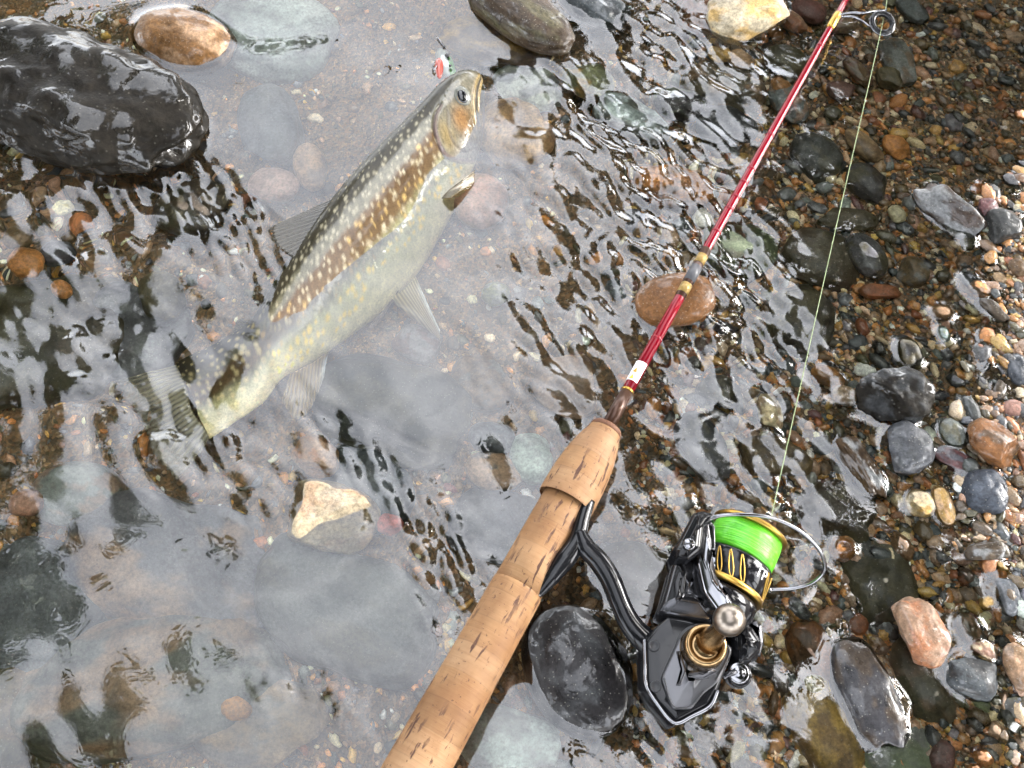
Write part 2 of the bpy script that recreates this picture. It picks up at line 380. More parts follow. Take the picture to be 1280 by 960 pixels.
# px, py, half length, half width, angle, top above water (mm), colour, material, blocky, facets, second colour, name, label
ST_ = [
 (86, 110, 166, 86, 21, 36, 'black', RW, 2.35, 1, None, 'boulder', 'big glossy black boulder rising out of the water at the upper left'),
 (228, 44, 66, 44, 22, 9, 'amber', W, 2.1, 0, 'tan', 'cobble', 'smooth orange brown egg shaped cobble beside the big black boulder'),
 (335, 45, 84, 66, 25, -9, 'pale grey', S, 2.6, 2, 'grey', 'cobble', 'broad pale blue grey stone under water right of the orange brown egg shaped cobble'),
 (338, 158, 36, 62, -14, -5, 'slate', S, 2.6, 1, 'grey', 'cobble', 'smooth slate blue slab under water right of the black boulder tip'),
 (343, 236, 31, 24, 15, -10, 'pink', S, 2.2, 0, None, 'cobble', 'dull pink stone under water left of the fish dorsal fin'),
 (389, 212, 20, 35, -15, -12, 'tan', S, 2.2, 0, 'pink', 'cobble', 'brownish pink upright stone under water beside the dull pink one'),
 (50, 430, 118, 82, -10, -12, 'olive', S, 2.8, 2, 'dark brown', 'slab', 'large olive brown slab under water at the left edge'),
 (165, 420, 75, 60, 20, -14, 'slate', S, 2.6, 2, 'grey', 'slab', 'grey slab under rippled water above the tail fin'),
 (34, 330, 24, 19, 35, -6, 'orange', S, 2.2, 1, None, 'pebble', 'bright orange stone among dark ones at the left edge'),
 (78, 362, 15, 11, 35, -4, 'orange', S, 2.1, 0, None, 'pebble', 'small smooth orange oval pebble on the olive brown slab'),
 (25, 300, 18, 15, 0, -8, 'brown', S, 2.3, 1, None, 'pebble', 'brown stone just above the bright orange stone'),
 (80, 262, 13, 12, 0, -7, 'cream', S, 2.3, 2, None, 'pebble', 'cream coloured pebble under water below the big black boulder'),
 (75, 320, 22, 18, 10, -9, 'dark grey', S, 2.3, 1, None, 'pebble', 'charcoal stone just right of the bright orange stone'),
 (245, 262, 48, 40, 30, -3, 'dark brown', S, 2.5, 2, 'olive', 'cobble', 'dark brown stone under the steep ripples below the black boulder'),
 (205, 370, 26, 34, -30, -7, 'olive', S, 2.4, 1, None, 'cobble', 'dark olive stone left of the fish back'),
 (495, 515, 98, 60, 18, -11, 'dark grey', S, 3.0, 3, 'olive', 'slab', 'large dark grey angular slab below the fish belly'),
 (455, 610, 60, 44, 30, -13, 'slate', S, 2.8, 2, 'dark grey', 'slab', 'slate slab lying between the dark angular slab and the pale cream rock'),
 (414, 645, 56, 40, 14, 2.5, 'cream', W, 3.4, 3, 'tan', 'rock', 'pale cream rough rock just breaking the surface below the anal fin'),
 (394, 571, 30, 22, 42, -2, 'tan', S, 2.5, 2, 'orange', 'pebble', 'flat tan stone above the pale cream rock'),
 (487, 656, 15, 13, 20, -3, 'red', S, 2.2, 1, None, 'pebble', 'small red pebble just right of the pale cream rock'),
 (225, 705, 140, 78, 12, -12, 'grey', S, 3.2, 1, 'tan', 'slab', 'wide dull grey slab under calm water at the lower left'),
 (185, 855, 165, 85, -8, -12, 'grey', S, 2.7, 2, 'tan', 'slab', 'broad grey brown slab at the bottom left'),
 (432, 760, 118, 72, 22, -12, 'grey', S, 3.0, 1, 'olive', 'slab', 'large olive grey slab left of the cork handle'),
 (330, 905, 80, 52, 0, -14, 'tan', S, 2.6, 1, 'grey', 'slab', 'dull tan stone under water at the bottom edge'),
 (40, 765, 100, 85, 15, -15, 'grey', S, 2.6, 2, 'slate', 'slab', 'grey slab under water at the left edge beside the wide dull grey slab'),
 (20, 905, 80, 70, -20, -16, 'olive', S, 2.6, 2, 'brown', 'slab', 'olive brown slab in the bottom left corner'),
 (100, 620, 55, 40, 10, -13, 'grey', S, 2.4, 1, 'pink', 'cobble', 'greyish pink stone under water left of the wide dull grey slab'),
 (36, 630, 20, 17, 0, -9, 'pink', S, 2.3, 1, None, 'pebble', 'pinkish pebble under water near the left edge'),
 (298, 885, 18, 14, 0, -9, 'orange', S, 2.2, 1, None, 'pebble', 'orange pebble under ripples near the bottom edge'),
 (643, 166, 42, 50, -20, -5, 'tan', S, 2.4, 1, 'pink', 'cobble', 'flat salmon brown stone under water right of the fish head'),
 (601, 252, 33, 40, -10, -6, 'pink', S, 2.1, 0, 'tan', 'cobble', 'round dusty pink stone under the pectoral fin'),
 (662, 114, 40, 32, 10, -11, 'pale grey', S, 2.5, 2, 'slate', 'cobble', 'speckled blue grey stone just above the flat salmon stone'),
 (650, 10, 78, 34, 42, 18, 'dark brown', W, 2.3, 0, 'olive', 'cobble', 'wet dark olive cobble standing out of the water at the top edge'),
 (622, 56, 66, 32, 18, -4, 'brown', S, 2.6, 1, 'golden', 'slab', 'flat amber brown stone tucked under the dark olive cobble'),
 (742, 6, 46, 26, 38, 3, 'slate', W, 2.5, 1, 'dark grey', 'cobble', 'smooth slate stone awash at the top edge with a white sheen'),
 (735, 102, 33, 24, 22, -5, 'green', S, 2.4, 2, 'golden', 'cobble', 'mossy yellow green stone under ripples at the top'),
 (792, 150, 48, 24, 32, -7, 'pale grey', S, 2.5, 1, 'olive', 'cobble', 'long greyish stone under ripples right of the mossy stone'),
 (936, 10, 50, 36, -15, 12, 'cream', W, 2.7, 4, 'golden', 'rock', 'chunky creamy yellow rock standing clear at the top edge'),
 (875, 22, 28, 30, 0, -6, 'rust', S, 2.5, 1, 'brown', 'cobble', 'rusty brown stone left of the creamy yellow rock'),
 (903, 112, 52, 36, 22, -4, 'olive', S, 2.4, 1, 'tan', 'cobble', 'smooth khaki stone below the small golden pebble'),
 (906, 162, 36, 30, 20, -4, 'dark grey', S, 2.8, 2, None, 'cobble', 'dark slate stone just below the khaki stone'),
 (850, 130, 30, 22, 15, -4, 'black', S, 2.4, 1, 'green', 'cobble', 'blackish green stone left of the khaki stone'),
 (982, 76, 27, 22, 25, -4, 'olive', S, 2.3, 0, None, 'cobble', 'round dark olive stone left of the red rod near the guide'),
 (925, 75, 18, 14, 40, -2, 'tan', S, 2.1, 0, None, 'pebble', 'smooth beige oval pebble right of the small golden pebble'),
 (900, 67, 14, 11, 20, -1, 'golden', S, 2.3, 2, None, 'pebble', 'small golden pebble below the creamy yellow rock'),
 (846, 370, 49, 34, -12, 12, 'amber', W, 2.2, 0, None, 'cobble', 'smooth brown cobble holding up the red rod'),
 (840, 232, 46, 27, 12, -4, 'orange', S, 2.3, 1, 'brown', 'cobble', 'rust orange stone under steep ripples left of the rod'),
 (925, 312, 46, 36, 10, -2, 'green', S, 2.4, 1, 'olive', 'slab', 'mossy dark green flat stone just right of the rod'),
 (1020, 196, 27, 34, -22, -2, 'dark grey', S, 2.4, 1, 'olive', 'cobble', 'dark speckled greenish cobble left of the brown oval stone'),
 (1079, 183, 14, 28, -36, -3, 'tan', S, 2.2, 0, 'brown', 'cobble', 'long brown oval stone behind the fishing line'),
 (1120, 184, 14, 18, -25, -2, 'orange', S, 2.3, 1, None, 'pebble', 'pear shaped orange tan pebble right of the long brown oval'),
 (1086, 232, 22, 32, -40, -3, 'dark grey', S, 2.7, 2, 'olive', 'cobble', 'dark triangular stone below the long brown oval'),
 (1121, 268, 10, 13, -10, -2, 'cream', S, 2.1, 0, None, 'pebble', 'round beige pebble right of the speckled grey oval'),
 (1028, 326, 46, 42, 20, -3, 'olive', S, 2.5, 1, 'dark brown', 'slab', 'broad dark speckled stone crossed by the fishing line'),
 (1058, 276, 36, 15, 5, -4, 'olive', S, 2.5, 1, None, 'slab', 'long khaki stone above the broad dark speckled one'),
 (1084, 318, 21, 32, -20, .4, 'grey', W, 2.2, 0, 'olive', 'cobble', 'speckled grey green oval stone right of the broad dark one'),
 (1190, 258, 44, 24, 52, 8, 'dark brown', W, 2.9, 4, 'grey', 'rock', 'wedge shaped dark brown rock at the shore on the right'),
 (1256, 281, 20, 22, 10, 9, 'dark grey', W, 3.2, 3, None, 'rock', 'blocky charcoal stone near the right edge beside the wedge rock'),
 (1234, 258, 13, 13, 0, 5, 'maroon', W, 2.4, 2, None, 'pebble', 'dark maroon pebble between the wedge rock and the blocky charcoal stone'),
 (1122, 490, 44, 34, 12, 14, 'black', RW, 2.4, 2, 'dark grey', 'cobble', 'rough glistening black cobble at the water edge on the right'),
 (1136, 558, 29, 32, -10, 10, 'slate', W, 2.5, 3, 'dark grey', 'cobble', 'blue grey dimpled cobble just below the rough black cobble'),
 (1076, 580, 18, 43, -24, 3, 'dark brown', RW, 2.7, 2, 'grey', 'rock', 'long ragged dark rock left of the blue grey cobble'),
 (1248, 551, 32, 27, 22, 13, 'rust', W, 3.0, 4, 'dark brown', 'rock', 'angular reddish brown rock near the right edge'),
 (1234, 614, 26, 28, 0, 8, 'slate', W, 2.6, 1, None, 'cobble', 'smooth dark grey cobble below the reddish brown rock'),
 (1192, 541, 15, 20, -15, 4, 'grey', W, 2.2, 0, 'olive', 'pebble', 'grey oval pebble between the blue grey cobble and the reddish rock'),
 (1194, 574, 29, 14, 28, 3, 'maroon', W, 2.6, 2, 'slate', 'rock', 'slim violet wedge stone under the grey oval pebble'),
 (1152, 628, 18, 16, 15, 3, 'cream', W, 2.4, 2, 'golden', 'pebble', 'yellowish cream pebble beside the amber oval one'),
 (1180, 632, 13, 25, -8, 3, 'golden', W, 2.2, 0, 'tan', 'pebble', 'amber oval pebble right of the yellowish cream one'),
 (1215, 511, 9, 18, -12, 4, 'dark grey', W, 2.3, 1, None, 'pebble', 'narrow charcoal pebble above the reddish brown rock'),
 (1268, 510, 14, 12, 0, 4, 'pink', W, 2.2, 0, None, 'pebble', 'pinkish tan pebble at the right edge above the reddish rock'),
 (1274, 460, 13, 21, 0, 5, 'slate', W, 2.3, 0, None, 'pebble', 'smooth slate pebble cut by the right edge'),
 (1136, 441, 17, 22, -10, 2, 'olive', W, 2.3, 1, 'black', 'pebble', 'dark olive oval stone just above the rough black cobble'),
 (1153, 788, 29, 40, -14, 16, 'pink', W, 2.8, 3, 'rust', 'cobble', 'salmon pink cobble standing dry above the water at the lower right'),
 (1098, 716, 42, 60, -12, -1, 'olive', S, 2.6, 1, 'dark grey', 'slab', 'large dark olive slab above the salmon pink cobble'),
 (1088, 872, 35, 68, -18, 4, 'dark grey', W, 2.6, 1, 'dark brown', 'boulder', 'long dark grey boulder awash at the lower right'),
 (1157, 850, 36, 58, -20, -1, 'olive', S, 2.4, 0, 'brown', 'boulder', 'long olive brown boulder below the salmon pink cobble'),
 (1215, 843, 31, 28, 10, 5, 'slate', W, 3.0, 4, 'black', 'rock', 'dark triangular slate with a flat sheen at the lower right'),
 (1014, 815, 27, 38, -14, -1, 'rust', S, 2.7, 2, 'dark brown', 'rock', 'rust red rock under water right of the reel'),
 (1030, 912, 38, 56, -22, -2, 'golden', S, 2.6, 2, 'brown', 'boulder', 'speckled amber boulder at the bottom edge right of the reel'),
 (1021, 856, 15, 13, 0, -1.5, 'cream', S, 2.2, 1, 'golden', 'pebble', 'yellowish pebble between the rust red rock and the amber boulder'),
 (1054, 685, 16, 15, 0, 1, 'orange', W, 2.4, 2, 'tan', 'pebble', 'lumpy orange tan pebble beside the loop of bail wire'),
 (1132, 945, 62, 42, 20, -3, 'green', S, 2.6, 1, 'grey', 'slab', 'greenish grey slab at the bottom edge'),
 (1229, 814, 17, 14, 20, 3, 'pink', W, 2.3, 1, 'cream', 'pebble', 'pale pink cream pebble just above the dark triangular slate'),
 (1212, 786, 13, 19, -14, 1, 'brown', W, 2.2, 0, 'pink', 'pebble', 'reddish brown oval pebble right of the salmon pink cobble'),
 (1276, 832, 16, 28, -10, 6, 'tan', W, 2.4, 1, 'brown', 'cobble', 'tan cobble cut by the right edge at the lower right'),
 (1266, 888, 24, 26, 0, 0, 'olive', S, 2.3, 1, 'black', 'cobble', 'dark olive cobble below the tan one at the right edge'),
 (1256, 946, 17, 26, -20, -1, 'golden', S, 2.4, 2, 'orange', 'pebble', 'golden orange stone in the bottom right corner'),
 (1232, 874, 24, 16, 20, -1, 'green', S, 2.4, 1, None, 'pebble', 'greenish stone tucked under the dark triangular slate'),
 (1177, 945, 15, 20, 20, -1, 'maroon', S, 2.6, 2, None, 'pebble', 'flat maroon stone at the bottom edge'),
 (1205, 950, 30, 26, 0, -4, 'dark brown', S, 2.4, 1, 'olive', 'cobble', 'blackish brown stone at the bottom edge left of the golden corner stone'),
 (722, 836, 60, 82, -25, 7, 'black', W, 2.2, 0, 'dark grey', 'boulder', 'wet smooth black boulder between the cork handle and the reel'),
 (800, 722, 56, 42, 20, -3, 'dark brown', S, 2.5, 2, 'olive', 'cobble', 'dark brown stone behind the arm of the reel'),
 (640, 930, 62, 40, 15, -6, 'pale grey', S, 2.6, 1, 'grey', 'cobble', 'grey stone under water right of the cork handle at the bottom edge'),
 (712, 482, 42, 38, 30, -5, 'tan', S, 2.5, 2, 'brown', 'slab', 'flat tan stone under ripples left of the rod butt ferrule'),
 (614, 548, 28, 20, 10, -7, 'slate', S, 2.3, 0, None, 'cobble', 'small blue slate cobble left of the front cork grip'),
 (618, 590, 34, 24, 20, -8, 'pink', S, 2.3, 1, 'grey', 'cobble', 'dull pinkish stone below the small blue slate cobble'),
 (664, 574, 26, 33, -10, -7, 'pale grey', S, 2.3, 1, None, 'cobble', 'pale speckled grey stone just left of the front cork grip'),
 (618, 655, 54, 46, 20, -10, 'slate', S, 2.5, 1, 'dark grey', 'slab', 'dark slate slab left of the reel seat'),
 (524, 432, 30, 24, 20, -12, 'grey', S, 2.4, 1, 'maroon', 'cobble', 'greyish stone beneath the pelvic fin'),
 (620, 370, 17, 16, 0, -9, 'green', S, 2.2, 0, 'pale grey', 'pebble', 'pale green pebble under water right of the pelvic fin'),
 (605, 480, 38, 36, 0, -12, 'brown', S, 2.4, 1, 'grey', 'cobble', 'dull brown stone left of the flat tan stone'),
 (1002, 400, 40, 44, 20, 0, 'olive', S, 2.4, 1, 'black', 'cobble', 'dark olive stone with a smooth sheet of water sliding over it'),
 (880, 560, 28, 46, -25, -3, 'dark grey', S, 2.6, 1, 'olive', 'slab', 'dark narrow stone right of the front cork grip'),
 (970, 572, 42, 26, 8, -3, 'brown', S, 2.8, 2, 'dark brown', 'slab', 'oblong brown stone left of the fishing line above the spool'),
 (1050, 642, 46, 40, 10, -3, 'dark brown', S, 2.6, 1, 'olive', 'slab', 'blackish speckled slab above the loop of bail wire'),
 (962, 515, 14, 24, -10, -2, 'cream', S, 2.6, 2, 'tan', 'pebble', 'pale tan upright pebble above the oblong brown stone'),
 (900, 490, 26, 20, 25, -4, 'black', S, 2.4, 1, 'olive', 'cobble', 'blackish stone right of the rod label'),
 (1035, 470, 19, 12, 35, 1, 'orange', W, 2.4, 1, 'pink', 'pebble', 'orange pink pebble left of the rough black cobble'),
 (1056, 494, 15, 12, 20, 1, 'cream', W, 2.3, 0, 'tan', 'pebble', 'creamy pebble below the orange pink one'),
 (1122, 78, 20, 38, -10, -3, 'grey', S, 2.5, 1, 'brown', 'slab', 'large flat grey brown stone under the guide ring'),
 (1112, 100, 15, 17, 0, -2, 'olive', S, 2.5, 2, None, 'pebble', 'dark brown stone overlapping the flat grey brown one'),
 (1100, 365, 24, 10, 5, -1, 'rust', S, 2.9, 2, None, 'pebble', 'flat rust orange pebble below the speckled grey green oval'),
 (1140, 14, 14, 22, -30, -2, 'slate', S, 2.6, 1, 'dark grey', 'cobble', 'slate green oval stone at the top edge right of the guide ring'),
 (1052, 30, 17, 14, 0, -2, 'pink', S, 2.6, 2, 'tan', 'pebble', 'peach coloured pebble just below the gold wrap of the guide'),
 (1010, 14, 22, 16, 30, -2, 'maroon', S, 2.5, 2, None, 'cobble', 'mauve stone left of the rod at the top edge'),
 (990, 28, 12, 19, -40, -2, 'rust', S, 2.3, 1, 'pink', 'pebble', 'reddish brown oval stone left of the rod below the mauve one'),
 (1052, 115, 18, 13, 25, -2, 'maroon', S, 2.6, 3, None, 'pebble', 'dark red angular stone right of the rod'),
 (1072, 90, 11, 24, -30, -2, 'brown', S, 2.3, 1, 'maroon', 'pebble', 'brownish purple oval stone left of the fishing line'),
 (985, 130, 20, 30, -20, -3, 'grey', S, 2.4, 1, 'pink', 'cobble', 'greyish stone half hidden by the red rod'),
 (975, 108, 12, 11, 20, -2, 'orange', S, 2.3, 1, None, 'pebble', 'orange tan pebble left of the rod below the dark olive stone'),
 (1142, 340, 18, 20, 25, -1, 'brown', S, 2.8, 2, 'grey', 'pebble', 'square edged brown stone right of the speckled grey green oval'),
 (1225, 360, 15, 10, 35, 3, 'pink', W, 2.2, 0, 'orange', 'pebble', 'pink orange pebble rimmed with water at the shore'),
 (1214, 352, 9, 14, -15, 2, 'slate', W, 2.2, 0, None, 'pebble', 'slate pebble just left of the rimmed pink orange one'),
 (1178, 390, 14, 10, 10, 1.5, 'tan', W, 2.2, 0, 'brown', 'pebble', 'tan pebble with a white sheen right of the flat rust one'),
 (1180, 417, 7, 11, -10, 1.5, 'pale grey', W, 2.2, 0, 'green', 'pebble', 'pale grey green pebble below the tan one with white sheen'),
 (1244, 385, 22, 9, 45, 4, 'dark brown', W, 2.5, 2, None, 'rock', 'dark slender stone at the shore below the rimmed pebble'),
 (1262, 745, 16, 22, -10, 4, 'grey', W, 2.5, 2, 'slate', 'pebble', 'grey pebble at the right edge below the shore film'),
 (1235, 690, 26, 13, -10, 4, 'dark brown', W, 2.6, 2, 'grey', 'rock', 'brown flat stone on the pale wet shore below the smooth dark cobble'),
]
for (px, py, a, b, ang, top, c, mat, bl, fc, sec, nm, lab) in ST_:
    add_stone(nm, px, py, a, b, ang, top, c, lab, mat=mat, blocky=bl, facets=fc, second=sec, cat=nm, group=G1,
              sub=6 if mat == RW and max(a, b) > 60 else 5 if max(a, b) > 28 else 4, lump=.2 if mat == RW else .16 if fc else .08, rough=.085 if mat == RW else .022, thick=.55 if nm == 'slab' else .66)
landmarks = [(s[0], s[1], s[-1]) for s in ST_]
HAND = list(stones)

# mid-sized pebbles, each its own object, on the free ground
COLW = ['dark grey', 'slate', 'brown', 'orange', 'tan', 'pink', 'cream', 'olive', 'grey', 'rust', 'maroon', 'golden', 'white', 'dark brown', 'black']
WGT = np.array([.15, .06, .14, .12, .12, .035, .06, .12, .08, .05, .025, .06, .012, .07, .03]); WGT /= WGT.sum()
def inside_stone(px, py, grow=1.0, pad=0):
    for (sx, sy, a, b, ang) in HAND:
        if abs(px - sx) > a + pad + 5 or abs(py - sy) > a + pad + 5: continue
        if (px - sx) ** 2 + (py - sy) ** 2 < ((a + b) * .5 * grow + pad) ** 2: return True
    return False
def dirword(dx, dy):
    k = int(round(math.degrees(math.atan2(-dy, dx)) / 45)) % 8
    return ['right of', 'above right of', 'above', 'above left of', 'left of', 'below left of', 'below', 'below right of'][k]
peb, used_labels, tries = [], {s[-1] for s in ST_}, 0
while len(peb) < 290 and tries < 20000:
    tries += 1
    if rng.random() < .78: px, py = rng.uniform(860, 1278), rng.uniform(4, 956)
    else: px, py = rng.uniform(5, 860), rng.uniform(5, 955)
    r = 6.5 + 8 * rng.random() ** 2.2
    if inside_stone(px, py, .9, r * .8): continue
    if any((px - q[0]) ** 2 + (py - q[1]) ** 2 < (r + q[2]) ** 2 * 1.05 for q in peb): continue
    if 300 < px < 610 and 90 < py < 530 and abs((px - 300) * .74 + (py - 480) * .67) < 70: continue
    peb.append((px, py, r))
    c = COLW[rng.choice(len(COLW), p=WGT)]
    el = rng.uniform(.6, .95); fc = int(rng.choice([0, 0, 1, 2, 3])); bz = bed_height(np.array([at(px, py)[0]]), np.array([at(px, py)[1]]))[0] * 1000
    top = bz + r * m_per_px(px, py) * 1000 * rng.uniform(.45, .8)
    shape = 'angular' if fc >= 2 else ('oval' if el < .75 else 'round')
    lm = sorted(landmarks, key=lambda L: (L[0] - px) ** 2 + (L[1] - py) ** 2)
    for li in range(12):
        short = lm[li][2]
        for cut in (' under water', ' standing', ' rising', ' just ', ' right of', ' left of', ' below', ' above', ' beside', ' at the', ' near', ' lying', ' tucked', ' awash', ' holding', ' crossed', ' with a', ' with', ' behind', ' between', ' cut by', ' under', ' among', ' beneath', ' on the', ' in the', ' half', ' overlapping', ' rimmed', ' by'):
            q = short.find(cut)
            if q > 0: short = short[:q]
        lab = f"{'small' if r < 9 else 'medium'} {shape} {c} pebble {dirword(px - lm[li][0], py - lm[li][1])} the {short}"
        if lab not in used_labels and 4 <= len(lab.split()) <= 16: break
    used_labels.add(lab)
    add_stone('pebble', px, py, r, r * el, rng.uniform(0, 180), top, c, lab, mat='wet' if top > 0 else 'stone', blocky=rng.uniform(2, 2.7), facets=fc,
              cat='pebble', group='pebbles scattered on the gravel', sub=3, lump=.14, rough=.02, seed=tries + 900, thick=.62, stretch=1.0)

# fine gravel: nobody could count it
def scatter(n, rlo, rhi, sub, seed, x0, x1, keep):
    r = np.random.default_rng(seed)
    bv, bf = ico(sub)
    out_v, out_f, out_c, base = [], [], [], 0
    pal = np.array([PAL[c] for c in COLW])
    wg = WGT
    PX = r.uniform(x0, x1, n); PY = r.uniform(-60, 1020, n)
    d = np.stack([(PX - 640) / F_PX, (480 - PY) / F_PX * CT + ST, (480 - PY) / F_PX * ST - CT], -1)
    t = -CAM[2] / d[:, 2]; pos = CAM + d * t[:, None]
    bz = bed_height(pos[:, 0], pos[:, 1])
    clump = fbm(pos * 30, 77, 3)
    ok = r.random(n) < np.clip(keep + .8 * clump, .1, 1)
    rad = (rlo + (rhi - rlo) * r.random(n) ** 1.8)
    V = []; C = []
    idx = np.nonzero(ok)[0]; m = len(idx)
    sc = rad[idx, None] * np.stack([r.uniform(.85, 1.55, m), r.uniform(.6, 1.0, m), r.uniform(.45, .8, m)], -1)
    ang = np.where(r.random(m) < .6, R(-48) + r.normal(0, .45, m), r.uniform(0, 2 * math.pi, m)); tl = r.normal(0, .3, m)
    jit = 1 + .22 * r.normal(size=(m, len(bv))).clip(-1.5, 1.5) * (1 if sub < 2 else .4)
    v = bv[None] * jit[..., None] * sc[:, None, :]
    cy, sy = np.cos(tl)[:, None], np.sin(tl)[:, None]
    y_, z_ = v[..., 1] * cy - v[..., 2] * sy, v[..., 1] * sy + v[..., 2] * cy
    ca, sa = np.cos(ang)[:, None], np.sin(ang)[:, None]
    v = np.stack([v[..., 0] * ca - y_ * sa, v[..., 0] * sa + y_ * ca, z_], -1)
    p = pos[idx].copy(); p[:, 2] = bz[idx] + sc[:, 2] * r.uniform(.1, .6, m)
    v = v + p[:, None, :]
    small = np.array([.09, .04, .12, .19, .17, .03, .13, .07, .06, .04, .01, .10, .04, .04, .02]); small /= small.sum()
    c = pal[r.choice(len(pal), m, p=wg if rhi > .003 else small)] * r.uniform(.75, 1.25, (m, 1)) * r.uniform(.92, 1.08, (m, 3))
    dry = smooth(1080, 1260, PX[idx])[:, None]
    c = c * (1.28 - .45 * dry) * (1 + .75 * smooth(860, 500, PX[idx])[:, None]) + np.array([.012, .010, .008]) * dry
    cols = np.repeat(c[:, None, :], len(bv), 1).reshape(-1, 3)
    faces = (bf[None] + (np.arange(m) * len(bv))[:, None, None]).reshape(-1, 3)
    return v.reshape(-1, 3), faces, cols
gv, gf, gc, base = [], [], [], 0
for args in [(17000, .0008, .0019, 0, 1, 800, 1330, .95), (5200, .0012, .0020, 0, 2, -60, 860, .6), (9000, .0014, .0030, 1, 3, 830, 1330, .85), (1900, .0018, .0036, 1, 4, -60, 860, .5),
             (1700, .0028, .0048, 2, 5, 840, 1330, .75), (160, .003, .0045, 2, 6, -60, 860, .6), (7000, .0006, .0013, 0, 7, 1040, 1340, .95)]:
    v, f, c = scatter(*args)
    gv.append(v); gf.append(f + base); gc.append(c); base += len(v)
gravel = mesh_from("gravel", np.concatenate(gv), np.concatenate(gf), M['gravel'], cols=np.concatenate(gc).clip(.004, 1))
tag(gravel, 'mixed fine gravel in grey, brown and orange covering the stream bed', 'gravel', kind='stuff')

# ---------------------------------------------------------------- water
NW, LW = 620, .78                                 # periodic wave field
def wave_field(seed, lam_lo, lam_hi, ang, aniso):
    r = np.random.default_rng(seed)
    k = np.fft.fftfreq(NW, LW / NW)
    KX, KY = np.meshgrid(k, k, indexing='ij')
    c, s = math.cos(ang), math.sin(ang)
    ka, kb = KX * c + KY * s, (-KX * s + KY * c)
    K = np.hypot(ka, kb * aniso) + 1e-9
    lo, hi = 1 / lam_hi, 1 / lam_lo
    sp = np.exp(-(np.log(K / math.sqrt(lo * hi)) / (.5 * math.log(hi / lo))) ** 2 * 1.2) / K
    h = np.fft.ifft2(np.fft.fft2(r.normal(size=(NW, NW))) * sp).real
    gx, gy = np.gradient(h, LW / NW)
    return h / math.sqrt((gx ** 2 + gy ** 2).mean())     # rms slope 1
WX0, WY0 = -.37, -.26
wx = WX0 + np.arange(NW) * LW / NW
wy = WY0 + np.arange(NW) * LW / NW
WX, WY = np.meshgrid(wx, wy, indexing='ij')
PXW, PYW = to_px(np.stack([WX, WY, np.zeros_like(WX)], -1))
def splat(lst):
    out = np.zeros_like(WX)
    for (cx, cy, rx, ry, ang, a) in lst:
        c, s = math.cos(R(ang)), math.sin(R(ang))
        u, v = (PXW - cx) * c + (PYW - cy) * s, -(PXW - cx) * s + (PYW - cy) * c
        out += a * np.exp(-((u / rx) ** 2 + (v / ry) ** 2))
    return out
FLOW = R(38)                                        # wave vector: up and to the right, crests run down to the right
mask_long = .05 + splat([(780, 300, 170, 260, -20, .05), (120, 400, 200, 160, 0, .06), (60, 880, 120, 130, 0, .05)])
mask_mid = .010 + splat([(800, 330, 190, 110, 60, .19), (860, 130, 140, 80, 40, .19), (720, 500, 90, 110, 0, .15), (120, 290, 180, 100, 15, .22), (260, 540, 190, 80, 20, .14),
                         (90, 480, 150, 100, 0, .16), (470, 560, 110, 60, 40, .10), (60, 880, 130, 120, 0, .10), (370, 860, 90, 40, 20, .10), (580, 720, 55, 110, -20, .13), (900, 480, 110, 120, 0, .18),
                         (960, 640, 120, 100, 0, .15), (920, 900, 150, 70, 0, .15), (680, 130, 80, 90, 0, .12), (40, 660, 90, 60, 0, .10), (180, 600, 110, 40, 20, .08)])
mask_fine = .003 + splat([(270, 265, 110, 40, 42, .34), (110, 230, 130, 60, 20, .14), (800, 195, 160, 55, 38, .28), (760, 330, 130, 90, 40, .20), (470, 590, 120, 26, 42, .26), (270, 560, 110, 50, 40, .18), (900, 330, 130, 70, 55, .22),
                          (560, 720, 40, 90, -20, .22), (380, 860, 90, 30, 20, .12), (960, 470, 70, 110, -20, .18), (860, 60, 120, 60, 30, .20), (720, 480, 80, 80, 0, .14), (90, 430, 110, 90, 0, .12), (950, 640, 90, 80, 0, .14), (900, 900, 120, 60, 0, .14)])
mask_mid = mask_mid * .86
calm = 1 - smooth(1010, 1120, PXW + .12 * (PYW - 480)) * .86
WH = (wave_field(1, .05, .16, R(20), .7) * mask_long + (.8 * wave_field(2, .014, .04, FLOW, 1.0 / .65) + .6 * wave_field(8, .012, .03, R(72), 1.6)) * mask_mid + (wave_field(3, .006, .014, FLOW, 1 / .42) + .35 * wave_field(9, .0055, .012, R(5), 1.2)) * mask_fine) * calm
WH += wave_field(4, .008, .02, R(60), 1.0) * .02 * (1 - calm)
# the sheet that slides over the dark olive stone, and water piling up against stones (meniscus)
WH += splat([(1022, 385, 40, 75, -28, .0030), (945, 250, 26, 60, -25, .0020)])
for (sx, sy, A, B, rot) in emergent:
    c, s = math.cos(rot), math.sin(rot)
    u, v = (WX - sx) * c + (WY - sy) * s, -(WX - sx) * s + (WY - sy) * c
    q = np.hypot(u / A, v / B)
    dist = (q - 1) * min(A, B)
    WH += .0012 * np.exp(-np.maximum(dist, 0) / .0032) * (dist > -.012)
wax, way = spaced_axis(wx[0], wx[-1], LW / NW, 40), spaced_axis(wy[0], wy[-1], LW / NW, 40)
nx0 = int(np.argmin(np.abs(wax - wx[0]))); ny0 = int(np.argmin(np.abs(way - wy[0])))
H = np.zeros((len(wax), len(way)))
edge = np.minimum.outer(np.minimum(np.arange(NW), NW - 1 - np.arange(NW)), np.minimum(np.arange(NW), NW - 1 - np.arange(NW))) if False else np.minimum(
    np.minimum(np.arange(NW), NW - 1 - np.arange(NW))[:, None], np.minimum(np.arange(NW), NW - 1 - np.arange(NW))[None, :])
H[nx0:nx0 + NW, ny0:ny0 + NW] = WH * smooth(0, 20, edge)
WXX, WYY = np.meshgrid(wax, way, indexing='ij')
